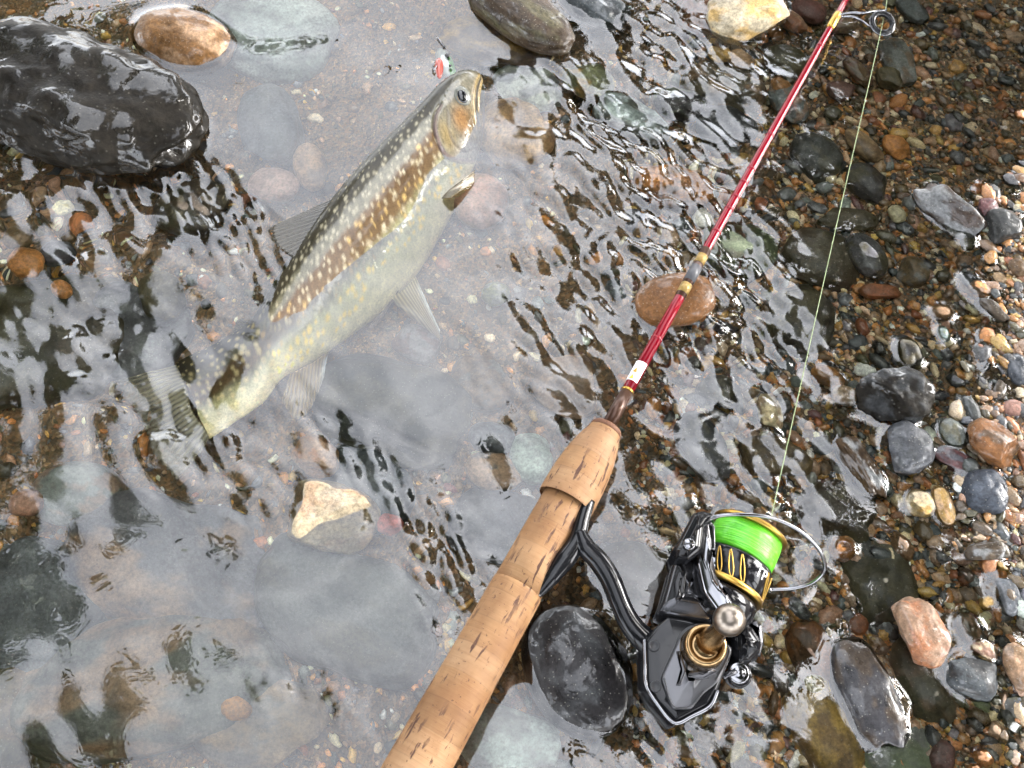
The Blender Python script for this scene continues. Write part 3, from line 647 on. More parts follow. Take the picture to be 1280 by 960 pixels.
water = mesh_from("stream_water", np.stack([WXX, WYY, H], -1).reshape(-1, 3), grid_faces(len(wax), len(way)), M['water'])
tag(water, kind='structure', label='clear shallow stream water with ripples mirroring a bright sky')

# ---------------------------------------------------------------- trees over the stream
def leaf_material():
    N, b = principled("tree_leaves", rough=.5, spec=.3)
    g = N.n("NewGeometry")
    c = N.ramp(g.outputs["Random Per Island"], [(0, (.02, .035, .012)), (.5, (.035, .06, .018)), (1, (.06, .08, .025))])
    N.l(c, b.inputs["Base Color"])
    return N.m
def bark_material():
    N, b = principled("tree_bark", rough=.9)
    tc = N.n("TexCoord"); no = N.n("TexNoise", Scale=9.0, Detail=6.0); N.l(tc.outputs["Object"], no.inputs["Vector"])
    N.l(N.ramp(no.outputs[0], [(.3, (.02, .015, .01)), (.7, (.09, .07, .05))]), b.inputs["Base Color"])
    bm = N.n("Bump", Strength=.8, Distance=.05); N.l(no.outputs[0], bm.inputs["Height"]); N.l(bm.outputs[0], b.inputs["Normal"])
    return N.m
M['leaf'], M['bark'] = leaf_material(), bark_material()

def tube_mesh(path, radii, n=10, squash=None, up=(0, 0, 1), cap=True):
    """vertices and faces of a tube along path; squash scales the second section axis"""
    path = np.asarray(path, float); m = len(path)
    radii = np.broadcast_to(np.asarray(radii, float), (m,))
    sq = np.ones(m) if squash is None else np.broadcast_to(np.asarray(squash, float), (m,))
    tan = np.gradient(path, axis=0); tan /= np.linalg.norm(tan, axis=1)[:, None]
    ref = np.asarray(up, float); v = []
    for i in range(m):
        if abs(tan[i] @ ref) > .98: ref = np.array([1.0, .2, .1]); ref /= np.linalg.norm(ref)
        b = np.cross(tan[i], ref); b /= np.linalg.norm(b); c = np.cross(b, tan[i]); ref = c
        a = np.arange(n) * 2 * math.pi / n
        v.append(path[i] + radii[i] * (np.cos(a)[:, None] * b + sq[i] * np.sin(a)[:, None] * c))
    v = np.concatenate(v); f = grid_faces(m, n, wrap_v=True)
    fl = [f]
    if cap:
        v = np.concatenate([v, path[:1], path[-1:]]); k = m * n
        a = np.arange(n); b = (a + 1) % n
        fl.append(np.concatenate([np.stack([b, a, np.full(n, k)], -1), np.stack([(m - 1) * n + a, (m - 1) * n + b, np.full(n, k + 1)], -1)]))
    return v, fl

def spline(pts, n):
    """Catmull-Rom through pts"""
    p = np.asarray(pts, float); p = np.concatenate([[2 * p[0] - p[1]], p, [2 * p[-1] - p[-2]]])
    t = np.linspace(0, len(p) - 3 - 1e-6, n); i = t.astype(int); u = (t - i)[:, None]
    a, b, c, d = p[i], p[i + 1], p[i + 2], p[i + 3]
    return .5 * (2 * b + (c - a) * u + (2 * a - 5 * b + 4 * c - d) * u ** 2 + (3 * b - a - 3 * c + d) * u ** 3)

def make_tree(seed):
    r = np.random.default_rng(seed)
    n_leaf = 6500
    clumps = r.normal(size=(60, 3)); clumps = clumps / np.linalg.norm(clumps, axis=1)[:, None] * (r.random((60, 1)) ** .4) * [2.0, 1.9, 1.5]
    p = clumps[r.integers(0, 60, n_leaf)] + r.normal(0, .33, (n_leaf, 3))
    a = r.normal(size=(n_leaf, 3)); a /= np.linalg.norm(a, axis=1)[:, None]; a[:, 2] *= .5
    b = np.cross(a, r.normal(size=(n_leaf, 3))); b /= np.linalg.norm(b, axis=1)[:, None]
    L, Wd = r.uniform(.10, .17, (n_leaf, 1)), r.uniform(.045, .08, (n_leaf, 1))
    v = np.stack([p - a * L, p + b * Wd, p + a * L, p - b * Wd], 1).reshape(-1, 3)
    f = np.arange(n_leaf * 4).reshape(-1, 4)
    tv, tf, base = [], [], 0
    trunk = spline([(0, 0, -6), (.15, .1, -3.5), (.0, 0, -1.5), (.1, -.1, .9)], 14)
    pieces = [(trunk, np.linspace(.22, .07, 14))]
    for _ in range(9):
        e = clumps[r.integers(0, 60)] * .9; s = trunk[r.integers(6, 12)]
        pieces.append((spline([s, (s + e) / 2 + [0, 0, .25], e], 7), np.linspace(.07, .015, 7)))
    tvs = [tube_mesh(*q, n=8, cap=False) for q in pieces]
    allv, allf = [], []
    for vv, ff in tvs:
        allv.append(vv); allf.append(ff[0] + base); base += len(vv)
    return (v, f), (np.concatenate(allv), np.concatenate(allf))
protos = []
spots = []
for y in (-3.5, -.2, 3.1, 6.4): spots += [(3.25 + .25 * math.sin(y * 3), y, 6.2), (-5.0 - .16 * max(0, y - 1) + .3 * math.sin(y * 2), y + 1, 6.2)]
for y in (-4, 0, 4, 8): spots += [(6.6, y, 5.0), (-8.6, y + .5, 5.0)]
spots += [(-1.6, 11.5, 6), (1.8, 11, 6), (-.9, -5.0, 5.4), (1.6, -4.8, 5.2), (-3.2, -4.6, 5.0)]  # trees ahead and behind, added to close off the open sky
for i, (x, y, z) in enumerate(spots):
    t = empty("riverside_tree", (x, y, z))
    t.rotation_euler = (0, 0, i * 1.9)
    sc = (1.0, 1.06, .96)[i % 3]; t.scale = (sc,) * 3
    tag(t, 'dense dark green tree overhanging the stream, seen mirrored in the water', 'tree', 'trees leaning over the stream')
    if i < 3:
        (lv, lf), (bv_, bf_) = make_tree(50 + i)
        cr = mesh_from("crown", lv, lf, M['leaf'], smooth_shade=False, parent=t); tr = mesh_from("trunk", bv_, bf_, M['bark'], parent=t)
        cr["kind"] = "stuff"
        protos.append((cr, tr))
    else:
        for src in protos[i % 3]:
            c = src.copy(); scene.collection.objects.link(c); c.parent = t

# ---------------------------------------------------------------- more materials
def cork_material(name, base=(.255, .142, .062)):
    """rod axis = object Z; cork discs glued end to end, fine growth lines, dark pits along the rod"""
    N, b = principled(name, rough=.62, spec=.35)
    tc = N.n("TexCoord"); sep = N.n("SeparateXYZ"); N.l(tc.outputs["Object"], sep.inputs[0])
    wob = N.n("TexNoise", Scale=60.0, Detail=2.0); N.l(tc.outputs["Object"], wob.inputs["Vector"])
    zw = N.n("Math", operation='MULTIPLY_ADD'); N.l(wob.outputs[0], zw.inputs[0]); zw.inputs[1].default_value = .0022; N.l(sep.outputs["Z"], zw.inputs[2])
    dv = N.n("Math", operation='DIVIDE'); N.l(zw.outputs[0], dv.inputs[0]); dv.inputs[1].default_value = .0125
    fl = N.n("Math", operation='FLOOR'); N.l(dv.outputs[0], fl.inputs[0])
    wn_ = N.n("TexWhiteNoise", noise_dimensions='1D'); N.l(fl.outputs[0], wn_.inputs["W"])
    fr = N.n("Math", operation='FRACT'); N.l(dv.outputs[0], fr.inputs[0])
    seam = N.ramp(fr.outputs[0], [(0.0, .72), (.03, 1.0), (.97, 1.0), (1.0, .72)])
    mp = N.n("Mapping"); mp.inputs["Scale"].default_value = (30, 30, 900); N.l(tc.outputs["Object"], mp.inputs[0])
    lines = N.n("TexNoise", Scale=1.0, Detail=4.0, Roughness=.65, Distortion=.6); N.l(mp.outputs[0], lines.inputs["Vector"])
    mp2 = N.n("Mapping"); mp2.inputs["Scale"].default_value = (430, 430, 85); N.l(tc.outputs["Object"], mp2.inputs[0])
    pit = N.n("TexNoise", Scale=1.0, Detail=3.0, Roughness=.55); N.l(mp2.outputs[0], pit.inputs["Vector"])
    mp3 = N.n("Mapping"); mp3.inputs["Scale"].default_value = (70, 70, 70); N.l(tc.outputs["Object"], mp3.inputs[0])
    big = N.n("TexNoise", Scale=1.0, Detail=3.0); N.l(mp3.outputs[0], big.inputs["Vector"])
    c = N.ramp(wn_.outputs["Value"], [(0, tuple(x * .86 for x in base)), (.5, base), (1, (base[0] * 1.12, base[1] * 1.22, base[2] * 1.45))])
    c = N.mix(c, N.ramp(lines.outputs[0], [(.28, (.84, .78, .72)), (.5, (1, 1, 1)), (.75, (1.05, 1.06, 1.07))]), 1.0, 'MULTIPLY')
    c = N.mix(c, N.ramp(big.outputs[0], [(.35, (.86, .78, .7)), (.65, (1.08, 1.08, 1.08))]), 1.0, 'MULTIPLY')
    c = N.mix(c, seam, .6, 'MULTIPLY')
    pm = N.mix(N.ramp(pit.outputs[0], [(.575, 0.0), (.625, 1.0)]), N.ramp(big.outputs[0], [(.41, 0.0), (.53, 1.0)]), 1.0, 'MULTIPLY')
    fine = N.n("TexNoise", Scale=650.0, Detail=2.0); N.l(tc.outputs["Object"], fine.inputs["Vector"])
    pm = N.mix(pm, N.ramp(fine.outputs[0], [(.66, 0.0), (.72, .7)]), 1.0, 'ADD')
    grime = N.n("TexNoise", Scale=26.0, Detail=5.0, Roughness=.65); N.l(tc.outputs["Object"], grime.inputs["Vector"])
    c = N.mix(c, N.ramp(grime.outputs[0], [(.38, (.68, .60, .52)), (.58, (1.04, 1.04, 1.04))]), .8, 'MULTIPLY')
    c = N.mix(c, (.06, .024, .012), pm)
    N.l(c, b.inputs["Base Color"])
    bm = N.n("Bump", Strength=.5, Distance=.0006); bm.invert = True; N.l(pm, bm.inputs["Height"])
    bm2 = N.n("Bump", Strength=.15, Distance=.0004); N.l(lines.outputs[0], bm2.inputs["Height"]); N.l(bm.outputs[0], bm2.inputs["Normal"])
    N.l(bm2.outputs[0], b.inputs["Normal"])
    return N.m
M['cork'] = cork_material("cork")

def drops_bump(N, b, scale=420, strength=.14):
    tc = N.n("TexCoord"); vo = N.n("TexVoronoi", Scale=scale); N.l(tc.outputs["Object"], vo.inputs["Vector"])
    h = N.ramp(vo.outputs["Distance"], [(.0, 1.0), (.16, .8), (.2, 0.0)])
    keep = N.ramp(vo.outputs["Color"], [(.72, 0.0), (.74, 1.0)])
    bm = N.n("Bump", Strength=strength, Distance=.0004); N.l(N.mix(h, keep, 1.0, 'MULTIPLY'), bm.inputs["Height"]); N.l(bm.outputs[0], b.inputs["Normal"])

def simple(key, *a, drops=False, **k):
    N, b = principled(key, *a, **k)
    if drops: drops_bump(N, b)
    M[key] = N.m
simple('black_gloss', (.007, .007, .008), .10, 0, .28, 0, drops=True)
simple('black_matte', (.02, .02, .022), .45)
simple('gunmetal', (.07, .07, .075), .22, .85, .5, .1, drops=True)
simple('satin_plate', (.09, .09, .095), .28, .75, .5, 0, drops=True)
simple('chrome', (.21, .21, .22), .12, 1.0)
simple('bronze', (.30, .20, .10), .24, 1.0)
simple('knob_metal', (.24, .205, .17), .32, 1.0)
simple('gold', (.42, .26, .06), .3, 1.0)
simple('red_paint', (.17, .002, .009), .10, 0, .35, .0)
simple('maroon_tube', (.05, .022, .012), .28, .4, .4, .0)
simple('grey_wrap', (.06, .06, .065), .4, 0, .4, 0)
simple('thread_gold', (.26, .17, .05), .35, .3, .4, 0)
simple('sticker', (.78, .77, .74), .4)
simple('warning_yellow', (.75, .5, .03), .4)
simple('ceramic', (.008, .008, .009), .15, 0, .3, 0)
simple('white_print', (.75, .75, .75), .4)
simple('fishing_line', (.20, .25, .11), .5)
simple('lure_white', (.42, .45, .44), .2, 0, .5, .6)
simple('lure_green', (.10, .36, .07), .2, 0, .5, .6)
simple('lure_red', (.36, .06, .04), .25, 0, .5, .5)
simple('eye_black', (.004, .004, .005), .05, 0, .6, .3)
simple('eye_gold', (.20, .13, .05), .25, 0, .4, 0)
simple('eye_pearl', (.12, .12, .10), .2, 0, .4, 0)

def line_spool_material():
    N, b = principled("wound_line", (.16, .72, .02), .42, 0, .5, .2)
    tc = N.n("TexCoord"); sep = N.n("SeparateXYZ"); N.l(tc.outputs["Object"], sep.inputs[0])
    mp = N.n("Mapping"); mp.inputs["Scale"].default_value = (90, 90, 1500); N.l(tc.outputs["Object"], mp.inputs[0])
    no = N.n("TexNoise", Scale=1.0, Detail=2.0, Roughness=.6); N.l(mp.outputs[0], no.inputs["Vector"])
    N.l(N.ramp(no.outputs[0], [(.3, (.05, .34, .005)), (.5, (.09, .48, .010)), (.7, (.17, .62, .035))]), b.inputs["Base Color"])
    bm = N.n("Bump", Strength=.9, Distance=.0005); N.l(no.outputs[0], bm.inputs["Height"]); N.l(bm.outputs[0], b.inputs["Normal"])
    return N.m
M['braid'] = line_spool_material()

# ---------------------------------------------------------------- shape helpers
def lathe(profile, n=48):
    """profile [(s, r)] about local Z; ends closed when r is 0"""
    pr = np.asarray(profile, float); m = len(pr); a = np.arange(n) * 2 * math.pi / n
    v = np.stack([pr[:, 1:2] * np.cos(a), pr[:, 1:2] * np.sin(a), np.repeat(pr[:, :1], n, 1)], -1).reshape(-1, 3)
    return v, grid_faces(m, n, wrap_v=True)[:, ::-1]

def frame_from(z, x_hint=(0, 0, 1)):
    z = np.asarray(z, float) / np.linalg.norm(z); x = np.asarray(x_hint, float); x = x - z * (x @ z); x /= np.linalg.norm(x)
    return np.stack([x, np.cross(z, x), z], 1)        # columns

def quat(F): return Matrix(F.tolist()).to_quaternion()

def rounded_prism(outline, z0, z1, bevel, n_in=3, dome=0.0):
    """a slab with rounded upper edge: outline (n,2) in its own plane, counter-clockwise or not"""
    o = np.asarray(outline, float); n = len(o)
    if ((o[:, 0] * np.roll(o[:, 1], -1) - np.roll(o[:, 0], -1) * o[:, 1]).sum()) < 0: o = o[::-1]
    e = np.roll(o, -1, 0) - np.roll(o, 1, 0); nrm = np.stack([-e[:, 1], e[:, 0]], -1); nrm /= np.linalg.norm(nrm, axis=1)[:, None] + 1e-12
    rings = [np.concatenate([o, np.full((n, 1), z0)], 1)]
    for k in range(n_in + 1):
        t = k / n_in * math.pi / 2
        rings.append(np.concatenate([o + nrm * bevel * (1 - math.cos(t)), np.full((n, 1), z1 - bevel + bevel * math.sin(t))], 1))
    top = rings[-1]; c = top.mean(0)
    for sc, dz in ((.66, .7), (.33, 1.0)):
        r = c + (top - c) * sc; r[:, 2] = z1 + dome * dz; rings.append(r)
    v = np.concatenate(rings + [[[c[0], c[1], z1 + dome * 1.05]], [[c[0], c[1], z0]]])
    m = len(rings); f = grid_faces(m, n, wrap_v=True)
    a = np.arange(n); b = (a + 1) % n
    caps = np.concatenate([np.stack([(m - 1) * n + a, (m - 1) * n + b, np.full(n, m * n)], -1), np.stack([b, a, np.full(n, m * n + 1)], -1)])
    return v, [f, caps]

def dense(outline, k=6, sharp=.14):
    """closed outline subdivided along its straight edges, corners slightly rounded"""
    o = np.asarray(outline, float); out = []
    for i in range(len(o)):
        p, q, r = o[i - 1], o[i], o[(i + 1) % len(o)]
        for t in np.linspace(0, 1, k):
            a, b = q + (p - q) * sharp, q + (r - q) * sharp
            out.append((1 - t) ** 2 * a + 2 * t * (1 - t) * q + t * t * b)
    return np.array(out)

# ---------------------------------------------------------------- the rod
RA, RB = at(521.5, 960, .031), at(1057, 0, .010)
r_dir = (RB - RA) / np.linalg.norm(RB - RA)
r_org = RA - r_dir * .035
FR = frame_from(r_dir)
rod = empty("fishing_rod", r_org, quat(FR))
tag(rod, 'red fishing rod with a cork handle lying diagonally across the stream', 'fishing rod')
_ss = np.linspace(-.02, .62, 3000)
_sy = to_px(r_org + _ss[:, None] * r_dir)[1]
def s_of(py): return float(np.interp(-py, -_sy, _ss))
def rad_of(py, perp):
    p = r_org + r_dir * s_of(py) - CAM
    return perp * (p[1] * ST - p[2] * CT) / F_PX / 2
def rod_part(name, stations, mat, n=48, fine=0, parent=None):
    st = [(s_of(py), rad_of(py, w)) for py, w in stations]
    if fine:
        s = np.array([q[0] for q in st]); r = np.array([q[1] for q in st]); ss = np.linspace(s[0], s[-1], fine)
        sp = spline(np.stack([s, r], 1), fine); st = [tuple(q) for q in sp]
    st = [(st[0][0], 0.0)] + st + [(st[-1][0], 0.0)]
    v, f = lathe(st, n)
    return mesh_from(name, v, f, M[mat], parent=parent or rod)
rod_part("rear_grip", [(1030, 84), (1000, 82), (960, 79.5), (900, 76), (840, 72), (790, 69), (752, 67.5), (738, 67), (735, 65.5), (734, 62)], 'cork')
rod_part("reel_seat", [(738, 64.5), (700, 63.5), (660, 62.5), (618, 61)], 'cork')
rod_part("front_grip", [(622, 60), (626, 70), (629, 71.5), (627, 73), (620, 73.2), (605, 72), (590, 69), (572, 63), (556, 54.5), (546, 47), (540, 42.5), (536.5, 39)], 'cork', fine=60)
rod_part("grip_cap", [(541, 42.8), (536, 41.5), (534, 38), (533.5, 20)], 'grey_wrap')
M['cap_cork'] = cork_material("dark_cork", (.13, .058, .028))
bpy.data.objects["grip_cap"].data.materials[0] = M['cap_cork']
rod_part("butt_tube", [(536, 18.5), (489, 16.2)], 'maroon_tube', 24)
rod_part("trim_ring", [(490, 16.8), (487.5, 16.8)], 'gold', 24)
bl = rod_part("blank", [(488, 15.2), (366, 12.9), (200, 10.6), (40, 8.2), (-60, 7.2)], 'red_paint', 24)
w0 = rod_part("ferrule", [(372, 14), (312, 13.2)], 'maroon_tube', 24)
rod_part("gold_wrap", [(367, 14.8), (356, 14.7)], 'thread_gold', 24)
rod_part("grey_wrap", [(352, 15), (334, 14.7)], 'grey_wrap', 24)
rod_part("gold_wrap", [(330, 14), (320, 13.9)], 'thread_gold', 24)
for py, w in ((424, 14.2), (290, 12), (262, 11.6), (247, 11.4), (229, 11.1), (212, 10.9), (170, 10.2), (58, 8.6)):
    rod_part("blank_ridge", [(py + 1.6, w), (py, w + .9), (py - 1.6, w)], 'red_paint', 20)
rod_part("guide_wrap", [(36, 9.4), (34, 10.6), (19, 10.4), (17, 9.2)], 'gold', 20)
# warning label wrapped over the top of the blank
def curved_patch(name, py0, py1, perp, a0, a1, mat, parent, lift=.00015):
    s0, s1, r0, r1 = s_of(py0), s_of(py1), rad_of(py0, perp) + lift, rad_of(py1, perp) + lift
    A = np.linspace(a0, a1, 14); S_ = np.linspace(0, 1, 6); v = []
    for lay in (0, .00012):
        for t in S_:
            rr = r0 + (r1 - r0) * t + lay - .00006
            v += [(rr * math.cos(a), rr * math.sin(a), s0 + (s1 - s0) * t) for a in A]
    f = grid_faces(6, 14); k = 84
    return mesh_from(name, np.array(v), np.concatenate([f[:, ::-1], f + k]), M[mat], parent=parent)
lb = curved_patch("warning_label", 479, 456, 15.1, -1.5, .85, 'sticker', rod, .00025)
for (py, w_) in ((476, 0), (468, 1)):
    s = s_of(py); r0 = rad_of(py, 15.1) + .0006; tri = []
    for k in range(3):
        a = k * 2 * math.pi / 3; tri.append((.0019 * math.cos(a), .0013 * math.sin(a)))
    v = []
    for lay in (0, .0001):
        for (ds, dt) in tri:
            an = -.35 + dt / r0; v.append(((r0 + lay) * math.cos(an), (r0 + lay) * math.sin(an), s + ds))
    mesh_from("warning_mark", v, np.array([(0, 1, 2), (3, 4, 5)]), M['warning_yellow' if w_ == 0 else 'gold'], parent=lb, smooth_shade=False)
# line guide
GZ = .013
inv = np.linalg.inv(FR)
def to_rod(p): return (np.asarray(p) - r_org) @ FR
def rod_tube(name, pts, radii, mat, n=10, squash=None, parent=None):
    v, f = tube_mesh(to_rod(np.array(pts)), radii, n, squash)
    return mesh_from(name, v, f, M[mat], parent=parent or rod)
gc_ = at(1103, 29, GZ); gs = m_per_px(1103, 29, GZ)
tilt_n = np.array([.12, -.25, 1.0]); tilt_n /= np.linalg.norm(tilt_n); GF = frame_from(tilt_n, (1, 0, 0))
def ring_pts(r, n=40): 
    a = np.arange(n + 1) * 2 * math.pi / n
    return gc_ + r * (np.cos(a)[:, None] * GF[:, 0] + np.sin(a)[:, None] * GF[:, 1])
gr = rod_tube("guide_frame", ring_pts(16.2 * gs), 1.1 * gs, 'chrome', 8)
rod_tube("guide_ring", ring_pts(13.2 * gs), 3.7 * gs, 'ceramic', 12)
for pts in ([at(1051, 18, .0135), at(1064, 16.5, .015), at(1080, 16.5, .016), at(1096, 14.2, GZ + .001), at(1108, 13, GZ)], [at(1052, 21, .0115), at(1066, 21.5, .012), at(1077, 26, .0125), at(1088, 34, GZ)]):
    rod_tube("guide_leg", spline(pts, 16), np.interp(np.linspace(0, 1, 16), [0, .35, 1], [1.5, 2.4, 1.4]) * gs, 'chrome', 8, .6)

# ---------------------------------------------------------------- fishing line from the spool through the guide
lp0, lp1 = at(964, 646, .036), at(1103, 30, GZ)
lp2 = lp1 + (lp1 - lp0) * .09 + np.array([-.001, 0, -.003])
pts = spline([lp0, (lp0 + lp1) / 2 + np.array([.0, 0, -.0015]), lp1, lp2], 60)
v, f = tube_mesh(pts, .00021, 8)
tag(mesh_from("fishing_line", v, f, M['fishing_line']), 'thin pale green fishing line running taut from the spool to the guide ring', 'fishing line')

# ---------------------------------------------------------------- the reel
rz = .022
RC = at(929, 683, rz)                                   # spool centre
RD = at(862, 835, rz) - RC; RD /= -np.linalg.norm(RD)    # spool axis, towards the front
FRR = frame_from(RD)
reel = empty("spinning_reel", RC, quat(FRR))
tag(reel, 'black and gold spinning reel with bright green line on its spool', 'fishing reel')
u_ = m_per_px(929, 683, rz)                              # metres per photograph pixel here
def to_reel(p): return (np.asarray(p) - RC) @ FRR
def reel_mesh(name, v, f, mat, parent=None, smooth_shade=True):
    return mesh_from(name, v, f, M[mat], parent=parent or reel, smooth_shade=smooth_shade)
def reel_lathe(name, prof, mat, n=64, parent=None):
    v, f = lathe([(s * u_, r * u_) for s, r in prof], n); return reel_mesh(name, v, f, mat, parent)
def reel_prism(name, outline, z0, z1, bevel, mat, dome=0.0, parent=None, k=5):
    """outline in photograph pixels at height z1"""
    zm = z1
    o = np.array([at(x, y, zm)[:2] for x, y in dense(outline, k)])
    v, f = rounded_prism(o, z0, z1, bevel, 4, dome)
    return reel_mesh(name, to_reel(v), f, mat, parent)
def reel_tube(name, pts, radii, mat, n=12, squash=None, parent=None):
    v, f = tube_mesh(to_reel(np.array(pts)), radii, n, squash, up=(1, 0, 0)); return reel_mesh(name, v, f, mat, parent)
def crop(pts): return [(780 + x / 3, 600 + y / 3) for x, y in pts]

spool = reel_lathe("spool", [(-60, 0), (-60, 44), (-58, 46.5), (-24, 46.5), (-21, 45), (-20, 40), (19, 40), (19.5, 44)], 'black_gloss')
reel_lathe("wound_line", [(-19.6, 39), (-19.2, 43.6), (-10, 44.3), (10, 44.2), (18.6, 43.4), (19, 39)], 'braid', 96)
reel_lathe("spool_lip", [(19.2, 40), (19.2, 46.5), (21, 48.5), (23.5, 48.5), (26.5, 45), (28.5, 38), (29, 30), (27, 28), (27, 0)], 'gold')
reel_lathe("drag_knob", [(26, 20), (36, 20), (39, 17), (40, 8), (40, 0)], 'black_gloss', 40)
reel_lathe("spool_ring", [(-56.5, 46.3), (-57, 48), (-63.5, 48.4), (-64.5, 46.5), (-64.5, 40)], 'gold')
# rotor behind the spool
reel_lathe("rotor", [(-66, 0), (-66, 42), (-68, 45), (-84, 45.5), (-100, 42), (-112, 32), (-116, 0)], 'black_gloss')
# the letters on the skirt
cu = bpy.data.curves.new("spool_letters", 'FONT'); cu.body = "TP"; cu.size = 19; cu.extrude = .25; cu.resolution_u = 3
tmp = bpy.data.objects.new("spool_letters", cu); scene.collection.objects.link(tmp)
bpy.context.view_layer.update()
tm = bpy.data.meshes.new_from_object(tmp.evaluated_get(bpy.context.evaluated_depsgraph_get()))
bpy.data.objects.remove(tmp)
lp = to_reel(at(957, 721, rz + .006)); phi0 = math.atan2(lp[1], lp[0])
phi0 -= .45; LETTER_PHI = phi0
def map_text(sgn, s_off, phi_c):
    for vx in tm.vertices:
        x, y, z = vx.co
        an = phi_c + sgn * (x - 11) / 46.6
        rr = (46.9 + z) * u_
        vx.co = (rr * math.cos(an), rr * math.sin(an), (s_off + y) * u_)
map_text(1, -40, phi0)
tm.materials.append(M['white_print'])
lo = bpy.data.objects.new("spool_letters", tm); scene.collection.objects.link(lo); lo.parent = reel

for k in range(20):
    phi = k * 2 * math.pi / 20 + .12
    if abs((phi - LETTER_PHI + math.pi) % (2 * math.pi) - math.pi) < .36: continue
    t = np.arange(25) / 24 * 2 * math.pi
    ds = 15.5 * np.cos(t); dw = 2.7 * np.sin(t) * (1 - .35 * np.cos(t))
    ang = phi + (dw - .42 * ds) / 46.5
    s = -42 + ds
    ring = np.stack([47 * u_ * np.cos(ang), 47 * u_ * np.sin(ang), s * u_], -1)
    v, f = tube_mesh(ring, 1.0 * u_, 6, up=(.3, .2, 1))
    reel_mesh("spool_slot", v, f, 'gold')
# the line side arm: black pillar, bright strip, bail arm with screw
reel_prism("rotor_arm", crop([(150, 440), (185, 310), (215, 285), (290, 290), (320, 420), (370, 500), (330, 540), (170, 510), (130, 490)]), .012, .034, .004, 'gunmetal', .002)
reel_prism("arm_recess", crop([(190, 380), (205, 340), (235, 350), (225, 430), (195, 450)]), .030, .0372, .0005, 'black_gloss')
reel_prism("arm_edge", crop([(285, 175), (335, 150), (318, 200), (310, 280), (345, 370), (400, 460), (450, 525), (420, 540), (350, 490), (300, 420), (272, 300)]), .022, .0395, .0028, 'chrome', .0008)
ba = reel_prism("bail_arm", crop([(262, 118), (300, 108), (338, 122), (345, 148), (305, 170), (296, 262), (245, 300), (198, 292), (188, 250), (212, 215)]), .016, .0425, .0035, 'black_gloss', .001)
sc_ = at(861, 681, .0438); 
v, f = lathe([(0, 0), (0, 7.5 * u_), (.0014, 7.2 * u_), (.0018, 6 * u_), (.0018, 0)], 24)
reel_mesh("bail_screw", to_reel(v + sc_), f, 'chrome', ba)
v, f = rounded_prism(np.array([(-.0024, -.0004), (.0024, -.0004), (.0024, .0004), (-.0024, .0004)]), 0, .0003, .0001)
reel_mesh("screw_slot", to_reel(v + sc_ + [0, 0, .0017]), f, 'black_matte', ba)
# far side arm
reel_prism("bail_arm", crop([(405, 560), (440, 520), (490, 545), (522, 600), (520, 640), (480, 680), (430, 688), (405, 640)]), .010, .027, .005, 'black_gloss', .002)
reel_prism("rotor_arm", crop([(478, 520), (520, 540), (528, 610), (515, 660), (490, 660), (497, 590)]), .006, .021, .002, 'gunmetal')
# bail wire
bw = spline([at(888, 648, .041), at(905, 644, .043), at(935, 643.5, .043), at(966, 648, .041), at(997, 662, .037), at(1020, 682, .031), at(1030, 700, .025), at(1029, 716, .019), at(1014, 729, .014), at(990, 735.5, .011), at(962, 737, .010)], 70)
reel_tube("bail_wire", bw, np.interp(np.linspace(0, 1, 70), [0, .1, .35, 1], [3.2, 2.4, 2.6, 2.3]) * u_, 'chrome', 12)
# housing
body = reel_prism("housing", crop([(75, 605), (120, 550), (165, 508), (255, 525), (330, 560), (415, 630), (352, 790), (322, 845), (195, 912), (120, 830), (80, 765)]), .006, .034, .0022, 'black_gloss', .0)
reel_tube("housing_trim", spline([at(*q, .0335) for q in crop([(78, 600), (80, 690), (84, 768), (128, 842), (190, 910), (255, 885), (322, 848), (350, 790)])], 60), 2.6 * u_, 'chrome', 10)
reel_prism("side_plate", crop([(205, 600), (245, 570), (330, 575), (408, 635), (352, 760), (300, 800), (255, 858), (182, 858), (140, 742)]), .030, .0372, .0009, 'satin_plate', .0004)
reel_prism("plate_rib", crop([(196, 640), (215, 640), (235, 720), (215, 770), (195, 770), (215, 715)]), .036, .0384, .0006, 'gunmetal')
reel_prism("plate_rib", crop([(240, 722), (345, 700), (350, 720), (300, 748), (238, 738)]), .036, .0381, .0005, 'gunmetal')
for g in ([(150, 742), (184, 846), (252, 846), (300, 790)], [(262, 690), (268, 745), (318, 742)], [(340, 590), (396, 640), (346, 750)]):
    reel_tube("plate_groove", spline([at(*q, .0375) for q in crop(g)], 24), .9 * u_, 'black_matte', 6)
for q in ((112, 622), (118, 775)):
    c = at(*crop([q])[0], .0345); v, f = lathe([(0, 0), (0, 6.6 * u_), (.0012, 6.2 * u_), (.0004, 4.5 * u_), (.0004, 0)], 20)
    reel_mesh("housing_screw", to_reel(v + c), f, 'black_matte')
